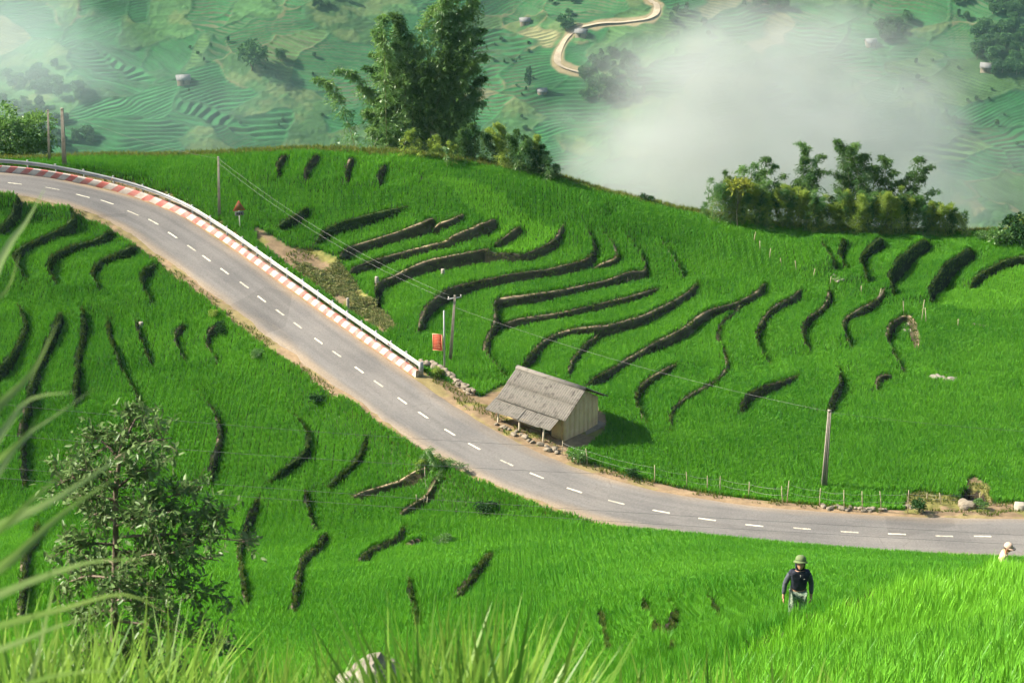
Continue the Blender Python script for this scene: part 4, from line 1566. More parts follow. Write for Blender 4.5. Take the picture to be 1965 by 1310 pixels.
def spray_leaves(path, rng, n, start, reach, L, W, droop=0.45, low=1.0):
    """Leaves in little twigs around a culm."""
    k = max(1, n // 14)
    t = start + (1 - start) * rng.random(k) ** low
    f = t * (len(path) - 1)
    i = np.clip(f.astype(int), 0, len(path) - 2)
    p0 = path[i] + (path[i + 1] - path[i]) * (f - i)[:, None]
    az = rng.uniform(0, 2 * math.pi, k)
    r = reach * rng.uniform(.2, 1.0, k) * (1.0 - 0.86 * t)
    d = np.stack([np.cos(az), np.sin(az), rng.uniform(-.15, .45, k)], 1)
    m = 14
    s = rng.uniform(0.15, 1.0, (k, m))
    P = p0[:, None] + d[:, None] * (r[:, None] * s)[..., None]
    P[..., 2] -= (r[:, None] * s ** 2) * 0.35
    P = P + rng.normal(size=P.shape) * 0.07
    D = unit(d[:, None] * 0.6 + rng.normal(size=P.shape) * 0.55 + np.array([0, 0, -droop]))
    P = P.reshape(-1, 3)
    D = D.reshape(-1, 3)
    nn = len(P)
    return leaf_arrays(P, D, L * rng.uniform(.6, 1.25, nn), W * rng.uniform(.7, 1.2, nn), 0.1, rng)


def bamboo(name, base_uv, tips, label, cat, depth_j, leaves, reach, L, W, mats, sag=0.6, droop=0.45, extra=0, base_j=0.8, start=0.06, seed=1, low=1.0, cr=0.045, group=None, back=0.0):
    rng = np.random.default_rng(seed)
    b0 = on(*base_uv)[0]
    b0 = b0 + np.array([0, back, 0])
    b0[2] = ground(b0[0], b0[1])
    e = empty(name, b0)
    mb = MB()
    tips = list(tips) + [(t_[0] + rng.uniform(-24, 24), t_[1] + rng.uniform(8, 60)) for t_ in tips for _ in range(extra)]
    for (ut, vt, *ex) in tips:
        dj = rng.normal() * depth_j
        bx, by = rng.normal(size=2) * base_j
        if ex:
            bx += ex[0]
        y = b0[1] + dj
        d = rays(ut, vt)
        tip = d * (y / d[1]) - b0
        base = np.array([bx, by, ground(b0[0] + bx, b0[1] + by) - b0[2] - 0.1])
        ln = np.linalg.norm(tip - base)
        path = culm_path(base, tip, sag * (0.5 + rng.random()) * ln * 0.12)
        c = MB().tube(path, np.linspace(cr, cr * 0.25, len(path)), 5).build('culm', M_culm, e)
        v, f = spray_leaves(path, rng, int(leaves * ln), start, reach, L, W, low=low, droop=droop)
        mb.add(v, f, rng.choice(len(mats), p=[0.7] + [0.3 / (len(mats) - 1)] * (len(mats) - 1)) if len(mats) > 1 else 0)
    mb.build('foliage', mats, e)
    tag(e, label, cat, group)
    return e


bamboo('bamboo_clump', (775, 296), [(603, 152, -0.5), (640, 140, -0.4), (735, 32), (722, 60), (752, 28), (768, 44), (790, 70), (710, 105), (735, 95), (760, 85), (805, 95), (720, 150), (745, 135), (775, 125),
                                     (800, 140), (712, 195), (730, 180), (718, 225), (790, 170), (735, 250), (760, 240), (815, 150), (700, 215), (825, 175), (815, 100), (830, 130), (838, 160), (825, 210), (845, 185), (690, 170), (700, 130), (810, 120), (835, 205), (725, 265), (785, 215), (820, 235), (705, 250), (800, 190)],
       'tall leafy bamboo clump with one culm arching far out left', 'bamboo', 0.9, 200, 2.5, 0.40, 0.075, [M_bam, M_bamd], seed=3, base_j=1.3)
bamboo('bamboo_clump', (858, 300), [(882, -30), (905, -40), (858, -10), (840, 15), (868, 30), (895, 20), (912, 5), (850, 60), (880, 65), (905, 70), (925, 80), (930, 60), (845, 100), (870, 110), (900, 120), (920, 135),
                                     (835, 140), (915, 180), (840, 190), (880, 170), (905, 215), (855, 230), (890, 250), (825, 115), (930, 150), (925, 200), (820, 170), (935, 110), (870, 200)],
       'tallest bamboo clump, its feathery tips leaving the top edge', 'bamboo', 0.9, 200, 2.4, 0.40, 0.075, [M_bam, M_bamd], seed=4, base_j=1.2)
for k, (u, v, tp, sd) in enumerate([(905, 312, [(890, 250), (905, 240), (920, 255), (880, 265), (930, 262)], 5), (945, 318, [(935, 248), (950, 240), (965, 258), (955, 262), (925, 258)], 6),
                                    (990, 328, [(975, 262), (990, 250), (1005, 262), (1012, 275), (985, 272)], 7), (1030, 336, [(1015, 268), (1030, 262), (1042, 280), (1050, 292), (1022, 290)], 8),
                                    (1052, 343, [(1045, 300), (1058, 305), (1066, 318), (1050, 312)], 9)]):
    bamboo('bamboo_bush', (u, v), tp, ['dark low bamboo bush touching the foot of the tallest clump', 'second dark bamboo bush right of the tallest clump', 'middle dark bamboo bush on the falling crest', 'fourth dark bamboo bush, rounded and leafy, on the crest',
                                       'smallest dark bamboo bush where the crest meets the mist'][k], 'bamboo bush', 0.6, 420, 0.95, 0.26, 0.055, [M_bamd, M_bam, M_bamy], seed=sd, start=0.02, base_j=0.7, cr=0.02)
for k, (u, v, tp, sd) in enumerate([(790, 299, [(785, 262), (795, 250), (802, 268)], 31), (830, 303, [(822, 270), (836, 262), (842, 278)], 32), (868, 309, [(862, 272), (872, 280), (855, 285)], 33)]):
    bamboo('young_bamboo', (u, v), tp, ['yellow green bamboo shoots before the left bamboo clump', 'yellow green bamboo shoots between the two tall clumps', 'yellow green bamboo shoots before the tallest clump'][k], 'bamboo', 0.3, 190, 0.55, 0.25, 0.055, [M_bamy, M_bam], seed=sd, start=0.02, base_j=0.4, cr=0.02, back=-1.2)

# crest at the right: dark bamboo behind, yellow green bamboo grass before
for k, (u, v, tp, lb) in enumerate([
        (1440, 430, [(1425, 320), (1450, 315), (1410, 345), (1465, 340)], 'loose dark bamboo behind the left end of the yellow bush row'),
        (1480, 436, [(1475, 305), (1490, 318), (1510, 335), (1460, 350)], 'dark bamboo with a round plume, second in the back row'),
        (1555, 445, [(1530, 275), (1545, 290), (1580, 300), (1590, 330), (1560, 340), (1530, 345)], 'dark bamboo whose tip arches left over the mist'),
        (1640, 448, [(1600, 272), (1625, 285), (1645, 278), (1660, 300), (1630, 320), (1665, 335), (1615, 340)], 'thickest dark bamboo in the middle of the back row'),
        (1700, 450, [(1690, 300), (1710, 310), (1720, 330), (1680, 335), (1725, 350)], 'dark bamboo right of the thickest one in the back row'),
        (1740, 452, [(1770, 305), (1790, 318), (1750, 335), (1735, 350)], 'sparse dark bamboo leaning right over the mist')]):
    bamboo('bamboo_clump', (u, v), tp, lb, 'bamboo', 0.9, 125, 1.7, 0.34, 0.07, [M_bamd, M_bam], seed=40 + k, start=0.15, base_j=1.0, cr=0.03, back=2.2, extra=1)
YB = [(1382, 432, 62), (1402, 433, 70), (1425, 436, 58), (1448, 440, 60), (1470, 442, 66), (1495, 444, 58), (1518, 446, 64), (1545, 449, 56), (1570, 452, 60), (1597, 452, 52), (1620, 453, 60), (1645, 455, 56),
      (1668, 455, 62), (1692, 456, 58), (1716, 456, 60), (1740, 457, 66), (1765, 457, 54), (1790, 457, 50), (1815, 458, 46), (1838, 458, 40)]
for k, (u, v, hp) in enumerate(YB):
    tp = [(u + random.uniform(-17, 17), v - hp * random.uniform(.85, 1.45)) for _ in range(12)]
    bamboo('bamboo_grass', (u, v), tp, ORD[k] + ' bush from the left in the yellow green bamboo grass row on the crest', 'bush', 0.5, 130, 0.6, 0.34, 0.04,
           [M_bamy, M_bam, M_bamd] if k % 4 else [M_bam, M_bamy, M_bamd], seed=60 + k, start=0.0, base_j=0.55, cr=0.014, group='bamboo grass row on the right crest', back=0.6, droop=-0.7, sag=0.2)
# leafy shrub and treelet there
SH = [tree_meshes('shrub', 300 + k, 1.0, 0.62, 9, 900, 0.13, 0.07, [M_dark, M_bam, M_bamy][k], trunk_h=0.05, lobe_r=0.5, tr=0.02, full=True) for k in range(3)]


def shrub(u, v, hm, kind, label, cat='shrub', group=None, w=1.0, back=0.0):
    b = on(u, v)[0]
    b[1] += back
    b[2] = ground(b[0], b[1])
    return place_tree('shrub', SH[kind], b, hm * w, random.uniform(0, 6), label, cat, group, sz=hm)


shrub(1940, 470, 2.6, 0, 'dark leafy shrub at the right edge of the crest')
shrub(1918, 474, 1.8, 1, 'smaller leafy shrub left of the dark crest shrub')
shrub(1962, 462, 2.2, 2, 'yellowish shrub at the frame edge of the crest')
shrub(1880, 462, 1.0, 1, 'low shrub between the bamboo grass and the crest shrubs')
TL = tree_meshes('treelet', 330, 4.6, 1.0, 5, 420, 0.42, 0.17, M_yleaf, trunk_h=0.8, lobe_r=0.6, tr=0.008)
b = on(1417, 440)[0]
place_tree('treelet', TL, b, 1.0, 0.5, 'thin treelet with a tuft of large yellow leaves', 'tree')
# tree beyond the guardrail at the top left
LT = tree_meshes('broadleaf_tree', 340, 9.0, 4.4, 26, 9000, 0.36, 0.20, M_bam, trunk_h=0.05, lobe_r=0.34, full=True)
b = at_d(30, 322, 176)
b[2] = float(sample(H, b[0], b[1])) - 0.2
ztop = (rays(40, 192) * (b[1] / rays(40, 192)[1]))[2]
place_tree('broadleaf_tree', LT, b, (ztop - b[2]) / 9.0, 1.0, 'bushy green tree behind the guardrail at the left edge', 'tree')
b = at_d(-60, 325, 178)
b[2] = float(sample(H, b[0], b[1])) - 0.2
place_tree('broadleaf_tree', LT, b, 0.8, 3.0, 'second bushy tree behind the guardrail, mostly past the left edge', 'tree')

# ------------------------------------------------------------------ guardrail and striped kerb wall
def along(k0, k1, o, z):
    return np.stack([RC[k0:k1, 0] + RN[k0:k1, 0] * o, RC[k0:k1, 1] + RN[k0:k1, 1] * o, RC[k0:k1, 2] + z], 1)


M_galv = mat_noise('galvanised_steel', (0.26, 0.26, 0.25), (0.38, 0.375, 0.355), scale=1.2, rough=0.55, metal=0.2)
M_conc = mat_noise('weathered_concrete', (0.19, 0.165, 0.125), (0.29, 0.255, 0.20), scale=3.0, rough=0.95, bump=0.2, c3=(0.23, 0.20, 0.155))
M_stripe, nt, out = new_mat('striped_paint')
at = nt.nodes.new('ShaderNodeAttribute')
at.attribute_name = 'arc'
fr_ = nt.nodes.new('ShaderNodeMath')
fr_.operation = 'FRACT'
nt.links.new(at.outputs['Fac'], fr_.inputs[0])
gt = nt.nodes.new('ShaderNodeMapRange')
gt.inputs['From Min'].default_value = 0.46
gt.inputs['From Max'].default_value = 0.50
nt.links.new(fr_.outputs['Value'], gt.inputs['Value'])
nzr, rpr = noise_ramp(nt, 1.3, [(0.38, (0.44, 0.105, 0.08)), (0.66, (0.47, 0.22, 0.18))])
nzw, rpw = noise_ramp(nt, 2.6, [(0.35, (0.56, 0.49, 0.41)), (0.68, (0.40, 0.33, 0.27))])
mx = nt.nodes.new('ShaderNodeMix')
mx.data_type = 'RGBA'
nt.links.new(gt.outputs['Result'], mx.inputs['Factor'])
nt.links.new(rpr.outputs['Color'], mx.inputs[6])
nt.links.new(rpw.outputs['Color'], mx.inputs[7])
b = nt.nodes.new('ShaderNodeBsdfPrincipled')
b.inputs['Roughness'].default_value = 0.85
nt.links.new(mx.outputs[2], b.inputs['Base Color'])
nt.links.new(b.outputs['BSDF'], out.inputs['Surface'])

k1 = len(RC)
k0 = rail_end
prof = [(2.80, -0.12), (2.84, 0.42), (2.88, 0.46), (3.08, 0.46), (3.12, -0.5)]
V = np.concatenate([along(k0, k1, o, z) for o, z in prof])
nK = k1 - k0
q = []
for a in range(len(prof) - 1):
    i = np.arange(nK - 1)
    q.append(np.stack([a * nK + i, (a + 1) * nK + i, (a + 1) * nK + i + 1, a * nK + i + 1], 1))
capf = np.array([[a * nK for a in range(5)], [a * nK + nK - 1 for a in range(4, -1, -1)]])
me = to_mesh('kerb_wall', V, [np.concatenate(q), capf], [M_stripe])
set_f(me, 'arc', np.concatenate([(_arc[k0:k1] + 0.9 * z) / 1.05 for o, z in prof]))
tag(link('kerb_wall', me), 'low concrete kerb wall painted in slanted red and white stripes', 'kerb wall')

gr = empty('guardrail', RC[k0] + RN[k0] * 3.35)
org = np.array(gr.location)
wprof = [(3.30, 0.58), (3.20, 0.64), (3.20, 0.69), (3.29, 0.75), (3.20, 0.81), (3.20, 0.86), (3.30, 0.92)]
V = np.concatenate([along(k0, k1, o, z) for o, z in wprof] + [along(k0, k1, o + 0.02, z) for o, z in wprof]) - org
q = []
for s_, flip in ((0, 0), (len(wprof), 1)):
    for a in range(len(wprof) - 1):
        i = np.arange(nK - 1)
        f = np.stack([(s_ + a) * nK + i, (s_ + a + 1) * nK + i, (s_ + a + 1) * nK + i + 1, (s_ + a) * nK + i + 1], 1)
        q.append(f[:, ::-1] if flip else f)
link('rail', to_mesh('rail', V, [np.concatenate(q)], [M_galv]), gr)
post = MB().tube([(0, 0, -0.4), (0, 0, 0.95)], 0.07, 8).tube([(0, 0, 0.95), (0, 0, 0.985)], 0.085, 8).build('post', M_galv, data_only=True)
for k in range(k0, k1, 4):
    p = RC[k] + RN[k] * 3.42 - org
    o = link('post', post, gr)
    o.location = p
refl = MB().box((0, 0, 0), (0.10, 0.03, 0.12)).build('reflector', mat_noise('reflector', (0.25, 0.12, 0.05), (0.4, 0.2, 0.08)), data_only=True)
for k in range(k0 + 8, k1, 16):
    o = link('reflector', refl, gr)
    o.location = RC[k] + RN[k] * 3.17 - org + np.array([0, 0, 0.80])
    o.rotation_euler = (0, 0, math.atan2(RT[k, 1], RT[k, 0]))
# end terminal, curled back
e_ = RC[k0] + RN[k0] * 3.25 - org
mb = MB()
mb.tube([e_ + np.array([0, 0, 0.0]), e_ + np.array([0, 0, 1.0])], 0.13, 10)
mb.build('end_terminal', M_galv, gr)
tag(gr, 'galvanised steel guardrail following the outer curve of the road', 'guardrail')


# ------------------------------------------------------------------ poles and wires
def stand(ub, vb, ut, vt):
    b = on(ub, vb)[0]
    d = rays(ut, vt)
    return b, d * (b[1] / d[1])


def h_pole(name, ub, vb, ut, vt, w0, w1, label, arms=False):
    """Concrete post with a groove down its faces, as wide as w0 at the foot and w1 at the head."""
    b, t = stand(ub, vb, ut, vt)
    e = empty(name, b)
    ax = t - b
    h = np.linalg.norm(ax)
    up = ax / h
    mb = MB()
    for sg in (-1, 1):
        for seg in range(8):
            pass
    def slab(x0, x1, y, sh):
        v = []
        for f, w in ((-0.06, w0), (1.0, w1)):
            c = ax * f
            for (sx, sy) in ((x0, -1), (x1, -1), (x1, 1), (x0, 1)):
                v.append(c + np.array([sx * w, sy * y * w, 0]))
        return v
    F = np.array([[0, 3, 2, 1], [4, 5, 6, 7], [0, 1, 5, 4], [1, 2, 6, 5], [2, 3, 7, 6], [3, 0, 4, 7]])
    mb.add(slab(-0.5, -0.2, 0.36, 0), F)
    mb.add(slab(0.2, 0.5, 0.36, 0), F)
    mb.add(slab(-0.205, 0.205, 0.20, 0), F)
    mb.build('post', M_conc, e)
    MB().box(ax * 1.0 + up * 0.02, (w1 * 1.1, w1 * 0.85, 0.06)).build('cap', M_conc, e)
    if arms:
        MB().box(ax * 0.97, (1.1, 0.07, 0.08), [[0.92, 0.39, 0], [-0.39, 0.92, 0], [0, 0, 1]]).build('crossarm', M_galv, e)
        for sg in (-0.48, 0.48):
            c = ax * 0.97 + np.array([0.92, 0.39, 0]) * sg
            MB().tube([c, c + (0, 0, .06), c + (0, 0, .10), c + (0, 0, .18)], [.03, .05, .035, .045], 8).build('insulator', mat_noise('porcelain', (0.5, 0.45, 0.38), (0.6, 0.55, 0.48), scale=3), e)
    tag(e, label, 'utility pole')
    return b, t


P_a = h_pole('utility_pole', 95, 312, 92, 212, 0.22, 0.13, 'thin concrete pole left of the wide one behind the guardrail')
P_b = h_pole('utility_pole', 124, 320, 119, 209, 0.36, 0.22, 'wide grooved concrete pole behind the guardrail at the left')
P_c = h_pole('utility_pole', 421, 416, 419, 302, 0.24, 0.15, 'concrete pole standing behind the guardrail left of the triangular sign')
P_d = h_pole('utility_pole', 864, 694, 873, 568, 0.27, 0.16, 'leaning concrete pole with a crossarm behind the red notice board', arms=True)
P_e = h_pole('utility_pole', 1581, 936, 1592, 788, 0.38, 0.22, 'grooved concrete pole in the rice behind the roadside fence')

M_wire = mat_noise('cable', (0.10, 0.10, 0.10), (0.16, 0.15, 0.14), scale=1.0, rough=0.6)
M_wirel = mat_noise('bare_cable', (0.22, 0.21, 0.19), (0.28, 0.27, 0.24), scale=1.0, rough=0.5)


def wire(a, b, sag, label, mat=M_wire, r=0.007, n=28):
    t = np.linspace(0, 1, n)[:, None]
    a = np.asarray(a, float)
    b = np.asarray(b, float)
    p = a * (1 - t) + b * t
    p[:, 2] -= sag * 4 * (t * (1 - t))[:, 0]
    o = MB().tube(p, r, 5).build('power_line', mat)
    tag(o, label, 'cable', 'overhead cables')


up_ = np.array([0, 0, 1.0])
wire(P_c[1] + up_ * -0.1, P_d[1] + np.array([-.4, 0, 0.05]), 0.9, 'upper pale cable from the sign-side pole to the leaning pole', M_wirel)
wire(P_c[1] + up_ * -0.5, P_d[1] + np.array([-.35, 0, -0.35]), 1.0, 'lower pale cable from the sign-side pole to the leaning pole', M_wirel)
wire(P_d[1] + up_ * -0.9, P_e[1] + up_ * -0.05, 0.6, 'pale cable from the leaning pole to the grooved pole', M_wirel)
wire(P_b[1] + up_ * -0.2, P_c[1] + up_ * -0.1, 0.5, 'cable from the wide grooved pole to the sign-side pole', M_wirel)
wire(P_e[1] + up_ * -0.1, at_d(2300, 840, 128), 0.4, 'cable leaving the grooved pole past the right edge', M_wire)
for (u0, v0, u1, v1, d, lb) in [(-150, 760, 1085, 858, 104, 'thin cable crossing the lower field to the hut'), (-150, 820, 1160, 909, 100, 'thin cable crossing the road just below the hut'),
                                (-150, 885, 2150, 1036, 96, 'upper dark cable spanning the whole road in front'), (-150, 905, 2150, 1054, 94, 'lower dark cable spanning the whole road in front')]:
    a = at_d(u0, v0, d)
    b_ = at_d(u1, v1, d)
    wire(a, b_, 0.25, lb, M_wire, r=0.008)

# red notice board on a post
b, t = stand(853, 716, 852, 596)
e = empty('notice_board', b)
ax = t - b
MB().tube([ax * -0.03, ax], [0.075, 0.06], 8).build('post', M_galv, e)
M_red = mat_noise('red_paint', (0.62, 0.055, 0.025), (0.70, 0.085, 0.04), scale=1.2, rough=0.6)
M_sorg = mat_noise('faded_orange_paint', (0.72, 0.30, 0.16), (0.78, 0.36, 0.2), scale=2, rough=0.6)
c0 = rays(839.5, 656.5)
c = c0 * (b[1] / c0[1]) - b
rx = np.array([0.97, -0.24, 0.0])
ry = np.array([0.24, 0.97, 0.0])
fr3 = [rx, ry, np.array([0, 0, 1.0])]
board = MB().box(c, (0.72, 0.03, 1.28), fr3).build('board', M_red, e)
fmb = MB()
for (dx, dz, sx, sz) in ((0, 0.625, 0.74, 0.05), (0, -0.625, 0.74, 0.05), (-0.345, 0, 0.05, 1.2), (0.345, 0, 0.05, 1.2)):
    fmb.box(c + rx * dx + np.array([0, 0, dz]), (sx, 0.045, sz), fr3)
fmb.build('frame', M_sorg, board)
lm = MB()
for r_ in range(9):
    x = -0.27
    zz = 0.48 - r_ * 0.115
    end = random.uniform(0.12, 0.27)
    while x < end:
        w = random.uniform(0.03, 0.09)
        lm.box(c + rx * (x + w / 2) - ry * 0.019 + np.array([0, 0, zz]), (w, 0.006, 0.040), fr3)
        x += w + 0.022
lm.build('lettering', M_sorg, board)
for zz in (0.4, -0.4):
    MB().box(c + rx * 0.22 + ry * 0.04 + np.array([0, 0, zz]), (0.5, 0.03, 0.05), fr3).build('bracket', M_galv, e)
tag(e, 'red notice board on a grey post beside the stone wall', 'sign')

# triangular warning sign
b, t = stand(461, 440, 459, 384)
e = empty('warning_sign', b)
ax = t - b
h = ax[2]
MB().tube([(-0.02, 0.075, -0.2), (-0.02, 0.075, h * 0.9)], 0.045, 8).build('post', mat_noise('pale_post', (0.6, 0.56, 0.48), (0.72, 0.68, 0.6), scale=3), e)
rx = np.array([0.955, 0.295, 0])
ry = np.array([-0.295, 0.955, 0])
S = 0.52


def tri_prism(s, th, off, zc):
    v = []
    for o_ in (-th / 2, th / 2):
        for (x, z) in ((-s, -s * 0.62), (s, -s * 0.62), (0, s * 1.12)):
            v.append(rx * x + ry * (o_ + off) + np.array([0, 0, z + zc]))
    return v, [np.array([[0, 1, 2], [5, 4, 3]]), np.array([[0, 3, 4, 1], [1, 4, 5, 2], [2, 5, 3, 0]])]


zc = h - S * 1.12
M_border_shaded = mat_noise('shaded_red_paint', (0.30, 0.06, 0.03), (0.38, 0.09, 0.05), scale=2, rough=0.6)  # red border with its shade mixed into the colour
M_face_shaded = mat_noise('shaded_sign_face', (0.16, 0.075, 0.025), (0.21, 0.10, 0.04), scale=2, rough=0.6)  # yellow face seen in shade, the shade painted in as brown
tri = MB()
tri.add(*tri_prism(S, 0.03, 0, zc))
tp_ = tri.build('triangle_plate', M_border_shaded, e)
MB().add(*tri_prism(S * 0.72, 0.012, -0.022, zc)).build('face', M_face_shaded, tp_)
zz = zc - S * 0.62 - 0.24
pl = MB().box(ry * 0.0 + np.array([0, 0, zz]), (0.72, 0.03, 0.36), [rx, ry, np.array([0, 0, 1.0])]).build('plate', mat_noise('grey_plate', (0.17, 0.16, 0.14), (0.23, 0.21, 0.18), scale=3), e)
for k in range(3):
    MB().box(-ry * 0.02 + rx * (k * 0.18 - 0.18) + np.array([0, 0, zz]), (0.12, 0.012, 0.14), [rx, ry, np.array([0, 0, 1.0])]).build('figure', mat_noise('black_paint', (0.03, 0.03, 0.03), (0.05, 0.05, 0.05)), pl)
tag(e, 'triangular red bordered road sign with a small plate under it', 'road sign')

# ------------------------------------------------------------------ stones
def stone_mesh(seed, flat=0.7):
    import bmesh
    r = np.random.default_rng(seed)
    bm = bmesh.new()
    bmesh.ops.create_icosphere(bm, subdivisions=2, radius=0.5)
    ph = r.normal(size=(5, 3)) * 2.2
    for v in bm.verts:
        c = np.array(v.co)
        k = 1 + 0.12 * sum(math.sin(float(p @ c) * 2 + i) for i, p in enumerate(ph)) / 2
        c = np.sign(c) * np.abs(c) ** 0.8 * k
        v.co = (c[0], c[1] * 0.85, c[2] * flat)
    me = bpy.data.meshes.new('stone')
    bm.to_mesh(me)
    bm.free()
    return me


M_stone = mat_noise('field_stone', (0.17, 0.14, 0.10), (0.27, 0.225, 0.165), scale=2.5, rough=0.95, bump=0.4, bscale=8)
M_stonew = mat_noise('pale_stone', (0.20, 0.175, 0.135), (0.30, 0.265, 0.215), scale=3.0, rough=0.95, bump=0.5, bscale=10)
ST = [stone_mesh(400 + k) for k in range(6)]
for m_ in ST:
    m_.materials.append(M_stone)
STW = [m_.copy() for m_ in ST[:3]]
for m_ in STW:
    m_.materials[0] = M_stonew


def stones(name, pts, label, cat, meshes=ST, size=(0.3, 0.5), rows=1):
    pts = np.asarray(pts, float)
    W = on(pts[:, 0], pts[:, 1])
    e = empty(name, W[0])
    o0 = W[0].copy()
    for p in W:
        for r_ in range(rows):
            s = random.uniform(*size)
            o = link('stone', random.choice(meshes), e)
            q = p + np.array([random.uniform(-.1, .1), random.uniform(-.1, .1), 0])
            o.location = (q[0] - o0[0], q[1] - o0[1], ground(q[0], q[1]) - o0[2] + s * 0.2 + r_ * size[1] * 0.55)
            o.rotation_euler = (random.uniform(-.3, .3), random.uniform(-.3, .3), random.uniform(0, 6))
            o.scale = (s * random.uniform(.9, 1.4), s, s * random.uniform(.7, 1))
    return tag(e, label, cat)


def line_pts(P, n, j=2.0):
    P = resample(np.array(P, float), np.linalg.norm(np.diff(np.array(P, float), axis=0), axis=1).sum() / n)
    return P + RNG.normal(size=P.shape) * j


stones('stone_wall', line_pts([(808, 704), (830, 707), (848, 716), (870, 733), (895, 750), (908, 762)], 30, 1.5), 'rubble stone wall from the guardrail end toward the hut', 'stone wall', rows=2)
stones('stone_edging', line_pts([(955, 815), (985, 830), (1010, 842), (1035, 854), (1060, 866), (1075, 872)], 16, 1.5), 'loose flat stones along the road in front of the hut', 'stones', size=(0.25, 0.45))
stones('rock_pile', [(1732, 630), (1738, 628), (1745, 632), (1740, 636), (1734, 638), (1747, 638), (1741, 626), (1750, 634)], 'pale rock pile in the hooked hollow of the right terraces', 'rocks', STW, (0.3, 0.45))
stones('rock_pile', [(1790, 728), (1797, 725), (1803, 727), (1810, 729), (1828, 732), (1834, 729)], 'flat pale rocks alone in the rice at the right', 'rocks', STW, (0.35, 0.6))
stones('rock_pile', [(1602, 530), (1610, 536), (1617, 540), (1608, 543), (1600, 538)], 'heap of straw coloured rocks below the right crest', 'rocks', STW, (0.3, 0.5))
stones('rock_pile', [(1870, 624), (1880, 626), (1890, 627), (1900, 630), (1908, 634)], 'low brown rocks on the bund at the far right', 'rocks', ST, (0.25, 0.4))
stones('rock_pile', [(1845, 972), (1852, 976), (1860, 972), (1850, 968)], 'brown boulders at the mouth of the roadside gully', 'rocks', ST, (0.5, 0.8))
stones('stone_edging', line_pts([(1580, 975), (1640, 978), (1700, 977), (1750, 972)], 34, 1.5), 'dark stone footing under the roadside fence', 'stones', size=(0.22, 0.4))
M_marker = mat_noise('marker_concrete', (0.27, 0.24, 0.185), (0.35, 0.31, 0.25), scale=6)
for (u, v, w, h_, lb) in [(723, 543, 0.30, 0.55, 'pale marker post on the bund near the weedy slope'), (850, 530, 0.32, 0.62, 'pale marker block under the middle terrace wall'), (271, 626, 0.34, 0.36, 'pale block in the field below the road'),
                          (668, 592, 0.22, 0.9, 'pale stake behind the guardrail on the weedy slope'), (1957, 978, 0.8, 0.5, 'concrete block at the right edge beside the road')]:
    b = on(u, v)[0]
    mb = MB()
    mb.add([(-w / 2, -w * .4, -.2), (w / 2, -w * .4, -.2), (w / 2, w * .4, -.2), (-w / 2, w * .4, -.2), (-w * .45, -w * .35, h_ * .9), (w * .45, -w * .35, h_ * .9), (w * .45, w * .35, h_ * .9), (-w * .45, w * .35, h_ * .9),
            (-w * .36, -w * .27, h_), (w * .36, -w * .27, h_), (w * .36, w * .27, h_), (-w * .36, w * .27, h_)],
           np.array([[0, 1, 5, 4], [1, 2, 6, 5], [2, 3, 7, 6], [3, 0, 4, 7], [4, 5, 9, 8], [5, 6, 10, 9], [6, 7, 11, 10], [7, 4, 8, 11], [8, 9, 10, 11]]))
    o = mb.build('marker_block', M_marker)
    o.location = b
    o.rotation_euler = (0, 0, random.uniform(-.5, .5))
    tag(o, lb, 'block')

# ------------------------------------------------------------------ fences of thin stakes
M_stake = mat_noise('dry_wood', (0.34, 0.27, 0.17), (0.50, 0.42, 0.28), scale=5, rough=0.9)


def fence(stk, label, wires=(0.5, 0.85), r=0.035):
    e = None
    tops = []
    for (u, vb, vt, *du) in stk:
        b, t = stand(u, vb, u + (du[0] if du else random.uniform(-3, 3)), vt)
        if e is None:
            e = empty('stake_fence', b)
            o0 = b.copy()
        m = b * 0.5 + t * 0.5 + RNG.normal(size=3) * 0.02
        MB().tube([b - o0 - (0, 0, .15), m - o0, t - o0], [r, r * .9, r * .7], 6).build('stake', M_stake, e)
        tops.append((b - o0, t - o0))
    for w in wires:
        pts = []
        for (b, t) in tops:
            pts.append(b * (1 - w) + t * w)
        P = []
        for a, b2 in zip(pts[:-1], pts[1:]):
            for f in (0, .25, .5, .75):
                P.append(a * (1 - f) + b2 * f - np.array([0, 0, 0.10 * 4 * f * (1 - f)]))
        P.append(pts[-1])
        MB().tube(P, 0.008, 4).build('wire', M_wirel, e)
    return tag(e, label, 'fence')


fence([(1078, 872, 845), (1127, 892, 860), (1256, 926, 892), (1318, 937, 905), (1357, 944, 912), (1383, 946, 913), (1436, 956, 924), (1503, 968, 932), (1510, 966, 922, 4), (1573, 972, 936), (1621, 979, 940), (1655, 979, 942),
       (1691, 981, 942), (1742, 984, 940, 2), (1781, 962, 945), (1806, 968, 945), (1879, 972, 944)], 'thin stake and wire fence along the upper road edge')
fence([(1402, 432, 418), (1445, 466, 445, 5), (1459, 482, 462), (1477, 499, 476, 2), (1500, 510, 495), (1528, 519, 500), (1560, 534, 515, 4), (1591, 549, 530, 4), (1653, 566, 548), (1686, 576, 553, 5), (1735, 604, 578), (1768, 618, 575, 6), (1778, 622, 590), (1838, 630, 612)],
      'sparse bamboo stakes up the slope to the right crest', wires=())
fence([(800, 966, 948), (812, 970, 950), (818, 972, 952), (815, 918, 895)], 'few short sticks by the hollow under the road bend', wires=(0.6,), r=0.03)

